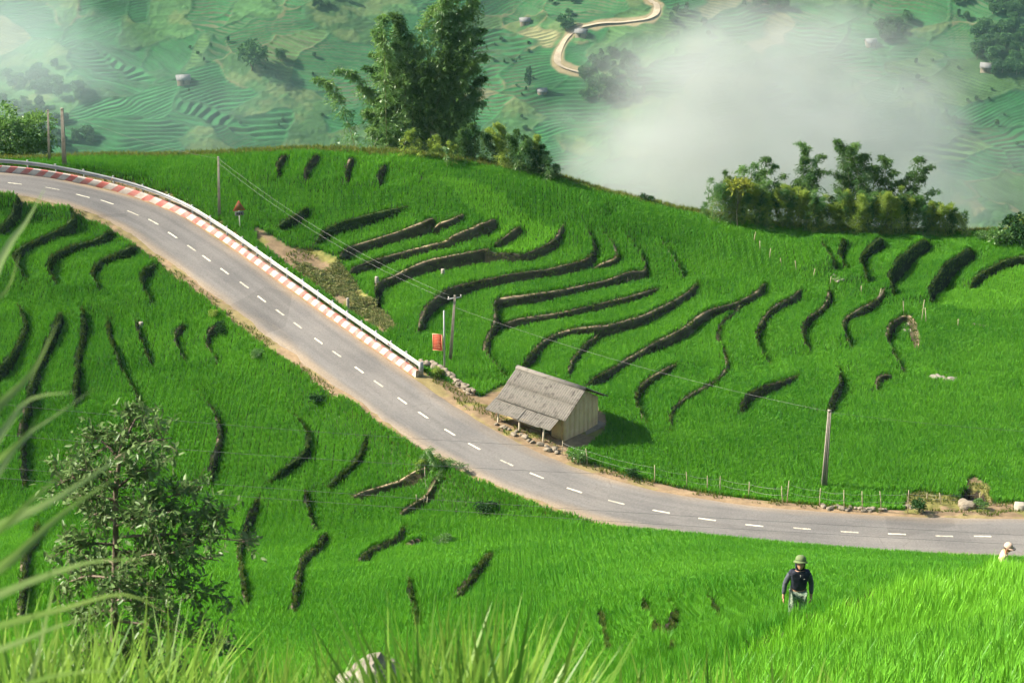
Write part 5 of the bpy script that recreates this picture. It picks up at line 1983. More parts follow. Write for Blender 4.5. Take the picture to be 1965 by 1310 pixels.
# ------------------------------------------------------------------ the hut
zg = -61.85
ERX = unit(np.array([0.79, -0.61, 0]))
apex = at_z(1125, 744, zg + 3.65)
RL = 2.95
cen = apex - ERX * RL
hut = empty('mud_hut', (cen[0], cen[1], zg), math.atan2(ERX[1], ERX[0]))
M_mud = mat_noise('mud_wall', (0.45, 0.30, 0.145), (0.53, 0.375, 0.19), scale=1.6, rough=0.95, bump=0.5, bscale=6, c3=(0.36, 0.26, 0.145))
M_board = mat_noise('clay_board', (0.52, 0.335, 0.18), (0.60, 0.41, 0.235), scale=1.2, rough=0.95, bump=0.3)
M_tin = mat_noise('weathered_fibre_cement', (0.110, 0.099, 0.084), (0.172, 0.155, 0.130), scale=2.2, rough=0.95, c3=(0.074, 0.066, 0.055))
M_wood = mat_noise('old_wood', (0.16, 0.115, 0.07), (0.27, 0.205, 0.13), scale=7, rough=0.9)
M_woodp = mat_noise('pale_post_wood', (0.40, 0.33, 0.23), (0.52, 0.45, 0.33), scale=7, rough=0.9)
M_plinth = mat_noise('plinth_earth', (0.17, 0.13, 0.085), (0.26, 0.20, 0.13), scale=2, rough=0.95, bump=0.5)
wx0, wx1, wy, eh, rh = -2.55, 2.55, 2.0, 2.12, 3.5
MB().box((0, -0.35, -0.35), (5.9, 5.6, 0.72)).build('plinth', M_plinth, hut)
mb = MB()
th = 0.2
for sg, x in ((1, wx1), (-1, wx0)):
    v = []
    for xx in (x, x - sg * th):
        v += [(xx, -wy, 0), (xx, wy, 0), (xx, wy, eh), (xx, 0, rh), (xx, -wy, eh)]
    mb.add(v, [np.array([[0, 1, 2, 3, 4], [9, 8, 7, 6, 5]]), np.array([[k, 5 + k, 5 + (k + 1) % 5, (k + 1) % 5] for k in range(5)])])
mb.build('gable_wall', M_mud, hut)
MB().box((0, wy - th / 2, eh / 2), (wx1 - wx0 - 2 * th, th, eh)).build('rear_wall', M_mud, hut)
fw = MB()
door0, door1 = 0.55, 1.5
fw.box(((wx0 + th + door0) / 2, -wy + th / 2, eh / 2), (door0 - wx0 - th, th, eh))
fw.box(((door1 + wx1 - th) / 2, -wy + th / 2, eh / 2), (wx1 - th - door1, th, eh))
fw.box(((door0 + door1) / 2, -wy + th / 2, (1.85 + eh) / 2), (door1 - door0, th, eh - 1.85))
fw.build('front_wall', M_mud, hut)
dr = MB().box(((door0 + door1) / 2, -wy + th * 0.6, 0.92), (door1 - door0, 0.05, 1.84)).build('door', M_doord, hut)
MB().box((door0 + 0.14, -wy + th * 0.6 - 0.05, 0.95), (0.04, 0.05, 0.16)).build('handle', M_galv, dr)
MB().box((-1.2, -wy - 0.012, 1.2), (0.7, 0.05, 0.6)).build('window', M_doord, hut)
# clay boards on the gable, with recessed joints
y = -wy + 0.02
while y < wy - 0.1:
    w = min(random.uniform(0.42, 0.62), wy - y - 0.02)
    ya, yb = y, y + w - 0.005
    top = lambda yy: eh + (rh - eh) * (1 - abs(yy) / wy) - 0.05
    x0_, x1_ = wx1 + 0.001, wx1 + 0.008 + random.uniform(0, 0.002)
    v = []
    ys = [ya, yb] if ya * yb >= 0 else [ya, 0, yb]
    nb = len(ys)
    for xx in (x0_, x1_):
        v += [(xx, yy, 0.0) for yy in ys] + [(xx, yy, top(yy)) for yy in ys]
    f4 = []
    for k in range(nb - 1):
        f4.append([2 * nb + k, 2 * nb + k + 1, 3 * nb + k + 1, 3 * nb + k])
        f4.append([nb + k, 3 * nb + k, 3 * nb + k + 1, nb + k + 1])
    f4.append([0, 2 * nb, 3 * nb, nb])
    f4.append([nb - 1, 2 * nb - 1, 4 * nb - 1, 3 * nb - 1])
    MB().add(v, np.array(f4)).build('board', M_board, hut)
    y += w


def sheet(x0, x1, pa, pb, z_off, parent, name='roof_sheet', amp=0.032, per=0.19, sag=0.0):
    """Corrugated sheet between the lines y,z = pa and pb, from x0 to x1."""
    xs = np.arange(x0, x1 + 1e-6, per / 4)
    rows = 4
    v = []
    pa = np.array(pa, float)
    pb = np.array(pb, float)
    n = unit(np.array([-(pb - pa)[1], (pb - pa)[0]]))
    n = n if n[1] > 0 else -n
    for s in (0, -0.018):
        for r_ in range(rows):
            f = r_ / (rows - 1)
            c = pa * (1 - f) + pb * f
            for x in xs:
                h_ = amp * math.cos(2 * math.pi * x / per) + z_off + s - sag * 4 * f * (1 - f)
                v.append((x, c[0] + n[0] * h_, c[1] + n[1] * h_))
    m = len(xs)
    q = []
    for s, fl in ((0, 0), (rows * m, 1)):
        for r_ in range(rows - 1):
            i = np.arange(m - 1)
            a = s + r_ * m + i
            f = np.stack([a, a + 1, a + m + 1, a + m], 1)
            q.append(f[:, ::-1] if fl else f)
    e1 = np.arange(m - 1)
    q.append(np.stack([e1, e1 + 1, e1 + 1 + rows * m, e1 + rows * m], 1))
    e2 = (rows - 1) * m + e1
    q.append(np.stack([e2, e2 + 1, e2 + 1 + rows * m, e2 + rows * m], 1))
    return MB().add(v, np.concatenate(q)).build(name, M_tin, parent, smooth=False)


pr = (0.0, 3.62)
pm = (-1.32, 2.83)
pe = (-2.5, 2.12)
x = -RL
k = 0
while x < RL - 0.05:
    w = min(0.95, RL - x)
    sheet(x, x + w + 0.05, pr, pm, 0.030 + 0.004 * (k % 2), hut)
    sheet(x, x + w + 0.05, (pm[0] + 0.12, pm[1] + 0.072), pe, random.uniform(-.006, .006) - 0.012, hut)
    sheet(x, x + w + 0.05, (0.0, 3.62), (2.65, 2.03), 0.01 + 0.004 * (k % 2), hut)
    x += 0.95
    k += 1
rc = MB()
for sg in (-1, 1):
    a = unit(np.array([0, sg * 1.3, -0.78]))
    rc.box(np.array([0, 0, 3.70]) + a * 0.14, (2 * RL + 0.08, 0.30, 0.03), [np.array([1, 0, 0]), a, np.cross([1, 0, 0], a)])
rc.build('ridge_cap', M_tin, hut)
x = -RL - 0.15
k = 0
while x < 2.25:
    w = 0.92
    dz = [0.0, -0.02, 0.01, -0.06, -0.03, 0.0][k % 6]
    sheet(x, x + w + 0.04, (-2.28, 2.06 + dz * .3), (-3.45 - random.uniform(0, .12), 1.60 + dz), 0.0 + 0.006 * (k % 2), hut, name='porch_roof_sheet')
    x += w
    k += 1
for x in (-2.2, -0.35, 1.75):
    MB().tube([(x, -3.2, -0.7), (x + random.uniform(-.04, .04), -3.2, 0.7), (x, -3.2, 1.62)], [0.075, 0.07, 0.065], 8).build('porch_post', M_woodp, hut)
MB().tube([(-2.7, -3.2, 1.62), (0, -3.2, 1.60), (2.1, -3.2, 1.60)], 0.05, 6).build('porch_beam', M_wood, hut)
for x in (-2.3, -1.1, 0.1, 1.3, 2.0):
    MB().tube([(x, -2.0, 2.06), (x, -3.35, 1.55)], 0.035, 5).build('rafter', M_wood, hut)
for yy, zz in ((0, 3.5), (-1.2, 2.78), (-2.0, 2.3), (1.2, 2.8), (2.2, 2.22)):
    MB().tube([(-RL + 0.06, yy, zz), (RL - 0.06, yy, zz)], 0.05, 6).build('purlin', M_wood, hut)
MB().box((-0.4, -3.05, 0.28), (2.9, 0.28, 0.06)).build('bench_plank', M_woodp, hut)
for x in (-1.7, 0.9):
    MB().box((x, -3.05, 0.12), (0.12, 0.24, 0.28)).build('bench_leg', M_wood, hut)
MB().tube([(0.4, -3.1, 0.0), (2.7, -3.3, 0.02)], 0.08, 7).build('log', M_wood, hut)
tag(hut, 'mud walled hut with corrugated grey roof and porch beside the road', 'hut')

# ------------------------------------------------------------------ roadside growth
M_grass = mat_leaf('wild_grass', (0.060, 0.120, 0.020), (0.190, 0.200, 0.045), transl=0.35, attr='tint')
M_weed = mat_leaf('weed_leaf', (0.090, 0.140, 0.035), (0.300, 0.280, 0.120), transl=0.3, attr='tint')
tuft = [plant_mesh('grass_tuft', M_grass, 16, 0.38, 0.30, 0.022, 90 + k) for k in range(3)]


def weed_mesh(name, seed, n=26, r=0.22, h=0.2, L=0.14, W=0.09):
    g = np.random.default_rng(seed)
    a = g.uniform(0, 6.28, n)
    rr = r * np.sqrt(g.random(n))
    P = np.stack([np.cos(a) * rr, np.sin(a) * rr, h * g.random(n) * (1 - 0.5 * rr / r)], 1)
    D = unit(np.stack([np.cos(a), np.sin(a), g.uniform(-.2, .7, n)], 1) + g.normal(size=(n, 3)) * .4)
    v, f = leaf_arrays(P, D, L * g.uniform(.6, 1.3, n), W * g.uniform(.6, 1.2, n), .2, g)
    return MB().add(v, f).build(name, M_weed, data_only=True)


weeds = [weed_mesh('weed_tuft', 110 + k) for k in range(3)]
X, Y = rice_points(-56, 56, 96, 172, 0.22)
rdv = sample(ROAD_D, X, Y)
rsv = sample(ROAD_S, X, Y)
nz = fbm(X * 0.6, Y * 0.6, 121)
Zx = sample(H, X, Y)
uu, vv, ff = project(np.stack([X, Y, Zx], 1))
lim = np.abs(X) < 5 + 0.265 * Y
# edges of the road
edge_lo = (rdv < -3.0) & (rdv > -4.2) & (nz > 0.02 - 0.55 * sstep(-3.3, -4.0, rdv))
edge_up = (rdv > 3.0) & (rdv < 4.4) & (nz > 0.05 - 0.35 * sstep(3.5, 4.2, rdv)) & ((rsv < RAIL_S - 16) | (rdv > 3.5))
ditch = in_poly(DITCH, uu, vv) & (Y > 80) & (nz > 0.02)
bare_dry = in_poly(BARE, uu, vv) & (Y > 80) & (nz > 0.12)
yard = in_poly(YARD, uu, vv) & (Y > 80) & (nz > 0.16) & (np.hypot(X - cen[0], Y - cen[1]) > 4.0)
s_ = lim & (edge_lo | edge_up | ditch | bare_dry | yard)
n = s_.sum()
scatter('grass', tuft, np.stack([X[s_], Y[s_], Zx[s_] - .02], 1), np.stack([RNG.normal(0, .2, n), RNG.normal(0, .2, n), RNG.uniform(0, 6.28, n)], 1),
        RNG.uniform(.35, .95, n), np.clip(RNG.normal(.5, .3, n), 0, 1), 'dry and green grass along the road edges')
# crest fringe
cr = sample(CRD, X, Y)
s_ = lim & (cr > 0.3) & (cr < 3.2) & (RNG.random(len(X)) < 0.75)
n = s_.sum()
scatter('grass', tuft, np.stack([X[s_], Y[s_], Zx[s_] - .02], 1), np.stack([RNG.normal(0, .2, n), RNG.normal(0, .2, n), RNG.uniform(0, 6.28, n)], 1),
        RNG.uniform(.8, 2.0, n), np.clip(RNG.normal(.55, .3, n), 0, 1), 'rough grass along the crest of the hill')
# grassy risers
rg = ((sample(GRASSY, X, Y) > 0.3) ) & lim & (RNG.random(len(X)) < 0.3)
X2, Y2 = X[rg], Y[rg]
RP = np.concatenate([np.stack([X2, Y2, sample(H, X2, Y2) - .03], 1)] + RIB_P)
RTn = np.concatenate([np.clip(RNG.normal(.1, .15, len(X2)), 0, 1)] + RIB_T)
n = len(RP)
scatter('grass', tuft, RP, np.stack([RNG.normal(0, .35, n), RNG.normal(0, .35, n), RNG.uniform(0, 6.28, n)], 1),
        RNG.uniform(.35, .8, n), RTn, 'short grass on the terrace risers')
# weeds on the slope below the guardrail
s_ = lim & in_poly(WEEDY, uu, vv) & (Y > 80) & (rdv > 3.3) & (nz > -0.22)
Xw = np.concatenate([X[s_], X[s_] + .11])
Yw = np.concatenate([Y[s_], Y[s_] + .07])
n = len(Xw)
scatter('weeds', weeds, np.stack([Xw, Yw, sample(H, Xw, Yw)], 1), np.stack([RNG.normal(0, .2, n), RNG.normal(0, .2, n), RNG.uniform(0, 6.28, n)], 1),
        RNG.uniform(.5, 1.2, n), np.clip(RNG.normal(.5, .3, n), 0, 1), 'leafy creeping weeds on the slope under the guardrail')
for (u, v, hm, kd, lb) in [(1110, 886, 0.9, 1, 'small bush at the corner of the hut yard beside the fence'), (1214, 918, 0.75, 0, 'dark bush between the hut and the fence stakes'), (838, 722, 0.8, 2, 'yellowish weed bush at the foot of the stone wall'),
                           (1765, 984, 1.0, 0, 'dark creeper bush on the footing near the gully'), (1880, 976, 0.7, 1, 'leafy green plant at the mouth of the gully'), 
                           (495, 688, 0.8, 1, 'small bush on the lower road edge'), (408, 610, 0.7, 2, 'bush at the lower road edge further up'),
                           (610, 778, 0.9, 0, 'dark weed clump in the field below the road'), (935, 985, 1.0, 0, 'dark shrub in the rice just below the bend'), (850, 1048, 0.9, 1, 'green weed clump in the lower field'),
                           (1240, 391, 0.9, 0, 'thin dark shrub alone on the crest by the mist'), (1345, 396, 1.3, 1, 'feathery shrub at the left end of the crest hedge'), (420, 640, 0.9, 0, 'dark clump at the head of a riser below the road')]:
    shrub(u, v, hm, kd, lb, w=1.1)

for k, (u, v, tp, lb) in enumerate([(828, 897, [(822, 868), (832, 862), (838, 872), (815, 880)], 'grassy bush on the road bend casting a shadow on the asphalt'), (852, 906, [(848, 880), (858, 884), (864, 892)], 'dark grass bush right of the grassy bush on the bend'),
                                    (808, 905, [(800, 888), (812, 884)], 'low grass bush left of the grassy bush on the bend')]):
    bamboo('grass_bush', (u, v), tp, lb, 'bush', 0.3, 260, 0.45, 0.24, 0.035, [M_bam, M_bamy], seed=160 + k, start=0.0, base_j=0.45, cr=0.01)

# ------------------------------------------------------------------ the near bank: tall grass, rock and shrub
M_tall = mat_leaf('tall_grass', (0.070, 0.190, 0.022), (0.230, 0.360, 0.050), transl=0.45, attr='tint', gloss=0.012)
tall = [plant_mesh('tall_grass_tuft', M_tall, 15, 0.95, 0.55, 0.017, 130 + k, 3) for k in range(5)]
n = 0
P = []
for (ua, ub, d0, d1, num, top) in [(-60, 330, 6.0, 10.0, 110, 1200), (330, 560, 6.5, 10.0, 50, 1245), (520, 800, 6.5, 9.0, 46, 1262), (790, 1000, 6.0, 8.0, 60, 1190), (1000, 1300, 7.0, 9.5, 30, 1290), (1300, 1520, 7.0, 10.0, 30, 1272), (1520, 2050, 8.0, 10.5, 16, 1310)]:
    for _ in range(num):
        u = random.uniform(ua, ub)
        d = random.uniform(d0, d1)
        x = (u - 982.5) / FPX * d
        y = d * 0.83
        P.append((x, y, top + random.uniform(4, 80)))
P = np.array(P)
Zp = sample(H, P[:, 0], P[:, 1])
# size each tuft so that its tip reaches its photo height
dtip = rays(np.full(len(P), 900.0), P[:, 2])
ht = dtip[:, 2] * (P[:, 1] / dtip[:, 1]) - Zp
sc_ = np.clip(ht / 0.85, 0.35, 1.5)
n = len(P)
scatter('grass', tall, np.stack([P[:, 0], P[:, 1], Zp - .03], 1), np.stack([RNG.normal(0, .15, n), RNG.normal(0, .15, n), RNG.uniform(0, 6.28, n)], 1), sc_, np.clip(RNG.normal(.55, .25, n), 0, 1),
        'tall bright grass on the near bank along the bottom')
# grass cover of the near bank itself
X, Y = rice_points(-9, 9, 0.5, 17.5, 0.16)
k_ = np.abs(X) < 2.5 + 0.30 * Y
X, Y = X[k_], Y[k_]
n = len(X)
scatter('grass', tuft, np.stack([X, Y, sample(H, X, Y) - .02], 1), np.stack([RNG.normal(0, .2, n), RNG.normal(0, .2, n), RNG.uniform(0, 6.28, n)], 1), RNG.uniform(.6, 1.0, n), np.clip(RNG.normal(.3, .2, n), 0, 1),
        'short grass covering the near bank under the camera')

# long arching blades close to the lens, rooted in one clump past the left edge
M_blade = mat_leaf('long_blade', (0.10, 0.22, 0.035), (0.26, 0.36, 0.10), transl=0.4, scale=1.2, gloss=0.015)
M_bladep = mat_leaf('pale_blade', (0.19, 0.30, 0.085), (0.30, 0.40, 0.15), transl=0.35, scale=1.2, gloss=0.015)
cl = np.array([-1.55, 1.75, 0.0])
cl[2] = ground(cl[0], cl[1])
gc = empty('long_grass_clump', cl)
BL = [([(-140, 800), (0, 500), (50, 425), (88, 358)], 3.0, 0.0216, 1), ([(-160, 1000), (-20, 800), (60, 715), (115, 610)], 2.6, 0.0187, 0), ([(-160, 1050), (0, 835), (60, 765), (150, 752)], 2.5, 0.0158, 1),
      ([(-150, 1100), (30, 860), (110, 795), (196, 735)], 2.7, 0.0101, 1), ([(-170, 1130), (0, 1010), (110, 955), (285, 842)], 2.4, 0.0187, 1), ([(-180, 1180), (0, 1090), (120, 985), (240, 905)], 2.5, 0.0187, 0),
      ([(-180, 1230), (0, 1140), (130, 1090), (200, 1075), (305, 1072)], 2.4, 0.0144, 1), ([(-180, 1250), (0, 1200), (130, 1165), (240, 1140), (330, 1180)], 2.8, 0.0158, 0), ([(-180, 1120), (-20, 1030), (60, 960), (140, 890)], 2.3, 0.0173, 0),
      ([(-180, 1290), (0, 1245), (100, 1205), (180, 1180)], 2.6, 0.0158, 1), ([(-100, 1400), (60, 1310), (150, 1290), (240, 1285)], 2.8, 0.0158, 0), ([(-160, 960), (-30, 900), (40, 845), (75, 800)], 2.3, 0.0158, 0),
      ([(-120, 1420), (40, 1330), (90, 1180), (105, 1100)], 3.2, 0.0158, 0), ([(-180, 700), (-60, 610), (10, 560), (40, 480)], 2.9, 0.0130, 0)]
for k, (pp, dep, wd, pale) in enumerate(BL):
    W = np.array([at_d(u, v, dep + 0.15 * j) for j, (u, v) in enumerate(pp)]) - cl
    root = np.array([random.uniform(-.12, .12), random.uniform(-.12, .12), -0.03])
    mid = root * 0.35 + W[0] * 0.65 + np.array([-0.15, 0, 0.05])
    C = catmull(np.concatenate([[root], [mid], W]), 0.04)
    t = unit(np.gradient(C, axis=0))
    sd = unit(np.cross(t, np.array([0.15, -1, 0.35])))
    m_ = len(C)
    f = np.linspace(0, 1, m_)
    w_ = wd * np.minimum(1, (1 - f) * 3.2) * np.minimum(1, f * 5 + 0.4)
    nn_ = np.cross(sd, t)
    V = np.concatenate([C - sd * w_[:, None] / 2, C - nn_ * w_[:, None] * 0.16, C + sd * w_[:, None] / 2])
    i = np.arange(m_ - 1)
    q = np.concatenate([np.stack([i, i + 1, m_ + i + 1, m_ + i], 1), np.stack([m_ + i, m_ + i + 1, 2 * m_ + i + 1, 2 * m_ + i], 1)])
    MB().add(V, q).build('blade', M_bladep if pale else M_blade, gc, smooth=True)
tag(gc, 'clump of long blurred grass blades arching in from the left edge', 'grass clump')

# pale rock among the near grass
b = np.array([(718 - 982.5) / FPX * 9.5, 7.9, 0])
b[2] = ground(b[0], b[1])
import bmesh
bm = bmesh.new()
bmesh.ops.create_icosphere(bm, subdivisions=4, radius=0.5)
for v in bm.verts:
    c = np.array(v.co)
    k = 1 + 0.20 * float(fbm(c[0] * 3 + 5, c[1] * 3 + c[2] * 2.1, 141)) + 0.12 * float(fbm(c[0] * 11, c[1] * 11 + c[2] * 9, 145))
    v.co = Vector(np.sign(c) * np.abs(c) ** 0.85 * k)
me = bpy.data.meshes.new('rock')
bm.to_mesh(me)
bm.free()
me.materials.append(M_stonew)
o = tag(link('rock', me), 'pale rough rock among the tall grass at the bottom', 'rock')
dt = rays(718, 1288)
zt = (dt * (b[1] / dt[1]))[2]
o.scale = (0.56, 0.40, max(0.5, (zt - b[2]) * 1.25))
o.location = (b[0], b[1], b[2] + (zt - b[2]) - 0.55 * o.scale[2])

# young tree on the near bank
M_pale = mat_leaf('pale_leaf', (0.050, 0.110, 0.026), (0.170, 0.250, 0.085), transl=0.3, scale=7.0, gloss=0.012)
rng = np.random.default_rng(77)
tb = np.array([(225 - 982.5) / FPX * 21.0, 17.2, 0])
tb[2] = ground(tb[0], tb[1])
tree = empty('young_tree', tb)
TP = lambda u, v, dy=0.0: rays(u, v) * ((tb[1] + dy) / rays(u, v)[1]) - tb
trunk = np.array([(0, 0, -0.2), TP(220, 1280), TP(219, 1160), TP(222, 1040), TP(222, 940), TP(232, 860), TP(262, 800)])
mb = MB().tube(trunk, [0.05, 0.042, 0.036, 0.03, 0.025, 0.017, 0.008], 8)
mb.build('trunk', M_bark, tree)
BR = [(940, 310, 890, 0.3), (940, 150, 900, -0.4), (960, 120, 960, 0.2), (1000, 380, 940, 0.4), (1030, 480, 1040, -0.2), (1045, 110, 1060, -0.3), (1060, 420, 1075, 0.5), (1090, 340, 1060, -0.5), (1110, 120, 1120, 0.4), (1120, 440, 1150, 0.1),
      (1150, 330, 1180, -0.6), (1170, 130, 1200, 0.3), (1190, 430, 1240, -0.3), (1210, 300, 1260, 0.5), (1230, 110, 1280, -0.2), (1250, 380, 1310, 0.3), (880, 330, 840, -0.2), (870, 170, 840, 0.3), (850, 290, 790, 0.2), (905, 110, 930, 0.5), (1010, 300, 1000, -0.7),
      (1080, 180, 1090, 0.7), (1140, 230, 1130, -0.8), (1000, 170, 990, 0.6), (1240, 200, 1300, 0.6), (980, 430, 1000, 0.2)]
zs = trunk[:, 2]
LP, LD = [], []
brm = MB()
for (va, ut, vt, dy) in BR:
    s = TP(221, va)
    t_ = TP(ut, vt, dy)
    mid = s * 0.5 + t_ * 0.5 + np.array([0, 0, 0.06])
    path = catmull(np.array([s, mid, t_]), 0.08)
    brm.tube(path, np.linspace(0.016, 0.005, len(path)), 5)
    ln = np.linalg.norm(t_ - s)
    for tw in range(int(9 + ln * 20)):
        f = rng.uniform(0.25, 1.0)
        p0 = path[min(int(f * (len(path) - 1)), len(path) - 1)]
        d = unit(rng.normal(size=3) + np.array([0, 0, 0.25]) + 0.5 * unit(t_ - s))
        l = rng.uniform(0.12, 0.34)
        p1 = p0 + d * l
        brm.tube([p0, p1], [0.004, 0.002], 3, cap=False)
        m_ = rng.integers(10, 17)
        s2 = rng.uniform(0.2, 1.05, (m_, 1))
        LP.append(p0 + d * l * s2 + rng.normal(size=(m_, 3)) * 0.025)
        LD.append(unit(d * 0.5 + rng.normal(size=(m_, 3)) * 0.8 + np.array([0, 0, -0.15])))
brm.build('branches', M_bark, tree)
LP = np.concatenate(LP)
LD = np.concatenate(LD)
n = len(LP)
Ls = 0.085 * rng.uniform(.6, 1.25, n)
Ws = Ls * rng.uniform(.34, .48, n)
sd = unit(np.cross(LD, rng.normal(size=(n, 3)) * 0.5 + np.array([0, 0, 1.0])))
nn_ = np.cross(sd, LD)
st = lambda t_, w_, dn: LP + LD * (Ls * t_)[:, None] + sd * (Ws * w_)[:, None] - nn_ * (Ls * dn)[:, None]
V = np.stack([st(0, 0, 0), st(.3, .42, .0), st(.68, .36, .06), st(1.0, 0, .18), st(.68, -.36, .06), st(.3, -.42, .0), st(.35, 0, .06), st(.7, 0, .11)], 1).reshape(-1, 3)
i = np.arange(n)[:, None] * 8
MB().add(V, [np.concatenate([i + np.array([[6, 1, 2, 7]]), i + np.array([[6, 7, 4, 5]])]), np.concatenate([i + np.array([[0, 1, 6]]), i + np.array([[0, 6, 5]]), i + np.array([[7, 2, 3]]), i + np.array([[7, 3, 4]])])]).build('foliage', M_pale, tree)
tag(tree, 'young tree with pale dull leaves on the near bank at the left', 'tree')

# ------------------------------------------------------------------ people
M_skin = mat_noise('skin', (0.40, 0.215, 0.135), (0.46, 0.255, 0.165), scale=8, rough=0.6)
M_hair = mat_noise('black_hair', (0.012, 0.010, 0.009), (0.025, 0.02, 0.018), scale=30, rough=0.6)
M_eye = mat_noise('eye', (0.02, 0.015, 0.012), (0.03, 0.02, 0.018), scale=2, rough=0.3)
M_lip = mat_noise('lip', (0.33, 0.12, 0.09), (0.38, 0.15, 0.11), scale=8, rough=0.5)


def skin_data(V, E, R, levels=2):
    me = bpy.data.meshes.new('figure')
    me.from_pydata([tuple(map(float, v)) for v in V], E, [])
    o = bpy.data.objects.new('figure', me)
    COL.objects.link(o)
    o.modifiers.new('skin', 'SKIN')
    sv = me.skin_vertices[0].data
    for k, r in enumerate(R):
        sv[k].radius = r if isinstance(r, tuple) else (r, r)
        sv[k].use_root = (k == 0)
    s = o.modifiers.new('sub', 'SUBSURF')
    s.levels = levels
    s.render_levels = levels
    dg = bpy.context.evaluated_depsgraph_get()
    ev = o.evaluated_get(dg)
    m2 = ev.to_mesh()
    nv = len(m2.vertices)
    co = np.empty(nv * 3, np.float32)
    m2.vertices.foreach_get('co', co)
    f3, f4 = [], []
    for p in m2.polygons:
        (f4 if len(p.vertices) == 4 else f3).append(list(p.vertices))
    ev.to_mesh_clear()
    bpy.data.objects.remove(o)
    fs = [np.array(f) for f in (f4, f3) if f]
    return co.reshape(-1, 3), fs


def head_arrays(c, turn=0.0, tilt=0.0):
    """A head with brow, nose, lips, chin and ears; facing -y before the turn."""
    nu, nv = 40, 30
    V = []
    for j in range(nv + 1):
        th = math.pi * j / nv
        for i in range(nu):
            a = 2 * math.pi * i / nu
            x, y, z = math.sin(th) * math.sin(a), -math.sin(th) * math.cos(a), math.cos(th)
            X = np.array([x * 0.076, y * 0.097, z * 0.118])
            fz = X[2]
            if y < 0:
                X[0] *= 1 - 0.22 * sstep(0.0, -0.11, fz)
                g = lambda x0, z0, sx, sz: math.exp(-((X[0] - x0) / sx) ** 2 - ((fz - z0) / sz) ** 2)
                X[1] -= 0.026 * g(0, -0.022, 0.012, 0.018) + 0.012 * g(0, 0.005, 0.010, 0.028)
                X[1] += 0.012 * (g(0.031, 0.008, 0.014, 0.010) + g(-0.031, 0.008, 0.014, 0.010))
                X[1] -= 0.008 * g(0, 0.032, 0.05, 0.010)
                X[1] -= 0.008 * g(0, -0.052, 0.020, 0.007) + 0.006 * g(0, -0.066, 0.018, 0.006) + 0.010 * g(0, -0.095, 0.022, 0.016)
                X[1] -= 0.006 * (g(0.045, -0.02, 0.02, 0.02) + g(-0.045, -0.02, 0.02, 0.02))
            V.append(X)
    V = np.array(V)
    F = []
    for j in range(nv):
        for i in range(nu):
            F.append([j * nu + i, j * nu + (i + 1) % nu, (j + 1) * nu + (i + 1) % nu, (j + 1) * nu + i])
    out = [(V, np.array(F), 0)]

    def ball(p, s, m):
        q = []
        for j in range(9):
            th = math.pi * j / 8
            for i in range(12):
                a = 2 * math.pi * i / 12
                q.append((p[0] + s[0] * math.sin(th) * math.cos(a), p[1] + s[1] * math.sin(th) * math.sin(a), p[2] + s[2] * math.cos(th)))
        f = [[j * 12 + i, j * 12 + (i + 1) % 12, (j + 1) * 12 + (i + 1) % 12, (j + 1) * 12 + i] for j in range(8) for i in range(12)]
        out.append((np.array(q), np.array(f), m))
    for sg in (-1, 1):
        ball((sg * 0.031, -0.079, 0.008), (0.013, 0.008, 0.006), 1)
        ball((sg * 0.031, -0.086, 0.026), (0.018, 0.006, 0.004), 2)
        ball((sg * 0.078, 0.008, 0.0), (0.011, 0.022, 0.032), 0)
    ball((0, -0.094, -0.058), (0.022, 0.008, 0.007), 3)
    # hair cap
    hv, hf = [], []
    for j in range(13):
        th = math.pi * 0.56 * j / 12
        for i in range(24):
            a = 2 * math.pi * i / 24
            front = max(0, -(-math.cos(a))) if False else max(0.0, math.cos(a))
            t2 = th * (1 - 0.34 * front)
            hv.append((math.sin(t2) * math.sin(a) * 0.082, -math.sin(t2) * math.cos(a) * 0.103 + 0.003, math.cos(t2) * 0.124 + 0.002))
    for j in range(12):
        for i in range(24):
            hf.append([j * 24 + i, j * 24 + (i + 1) % 24, (j + 1) * 24 + (i + 1) % 24, (j + 1) * 24 + i])
    out.append((np.array(hv), np.array(hf), 2))
    ct, st_ = math.cos(turn), math.sin(turn)
    cx, sx = math.cos(tilt), math.sin(tilt)
    R = np.array([[ct, -st_, 0], [st_, ct, 0], [0, 0, 1]]) @ np.array([[1, 0, 0], [0, cx, -sx], [0, sx, cx]])
    return [(v @ R.T + c, f, m) for v, f, m in out], R


def lathe(prof, c, R=np.eye(3), n=28, sx=1.0, sy=1.15):
    v = []
    for (r, z) in prof:
        for i in range(n):
            a = 2 * math.pi * i / n
            v.append(np.array([r * sx * math.cos(a), r * sy * math.sin(a), z]) @ R.T + c)
    k = len(prof)
    f = [[j * n + i, j * n + (i + 1) % n, (j + 1) * n + (i + 1) % n, (j + 1) * n + i] for j in range(k - 1) for i in range(n)]
    return np.array(v), np.array(f)


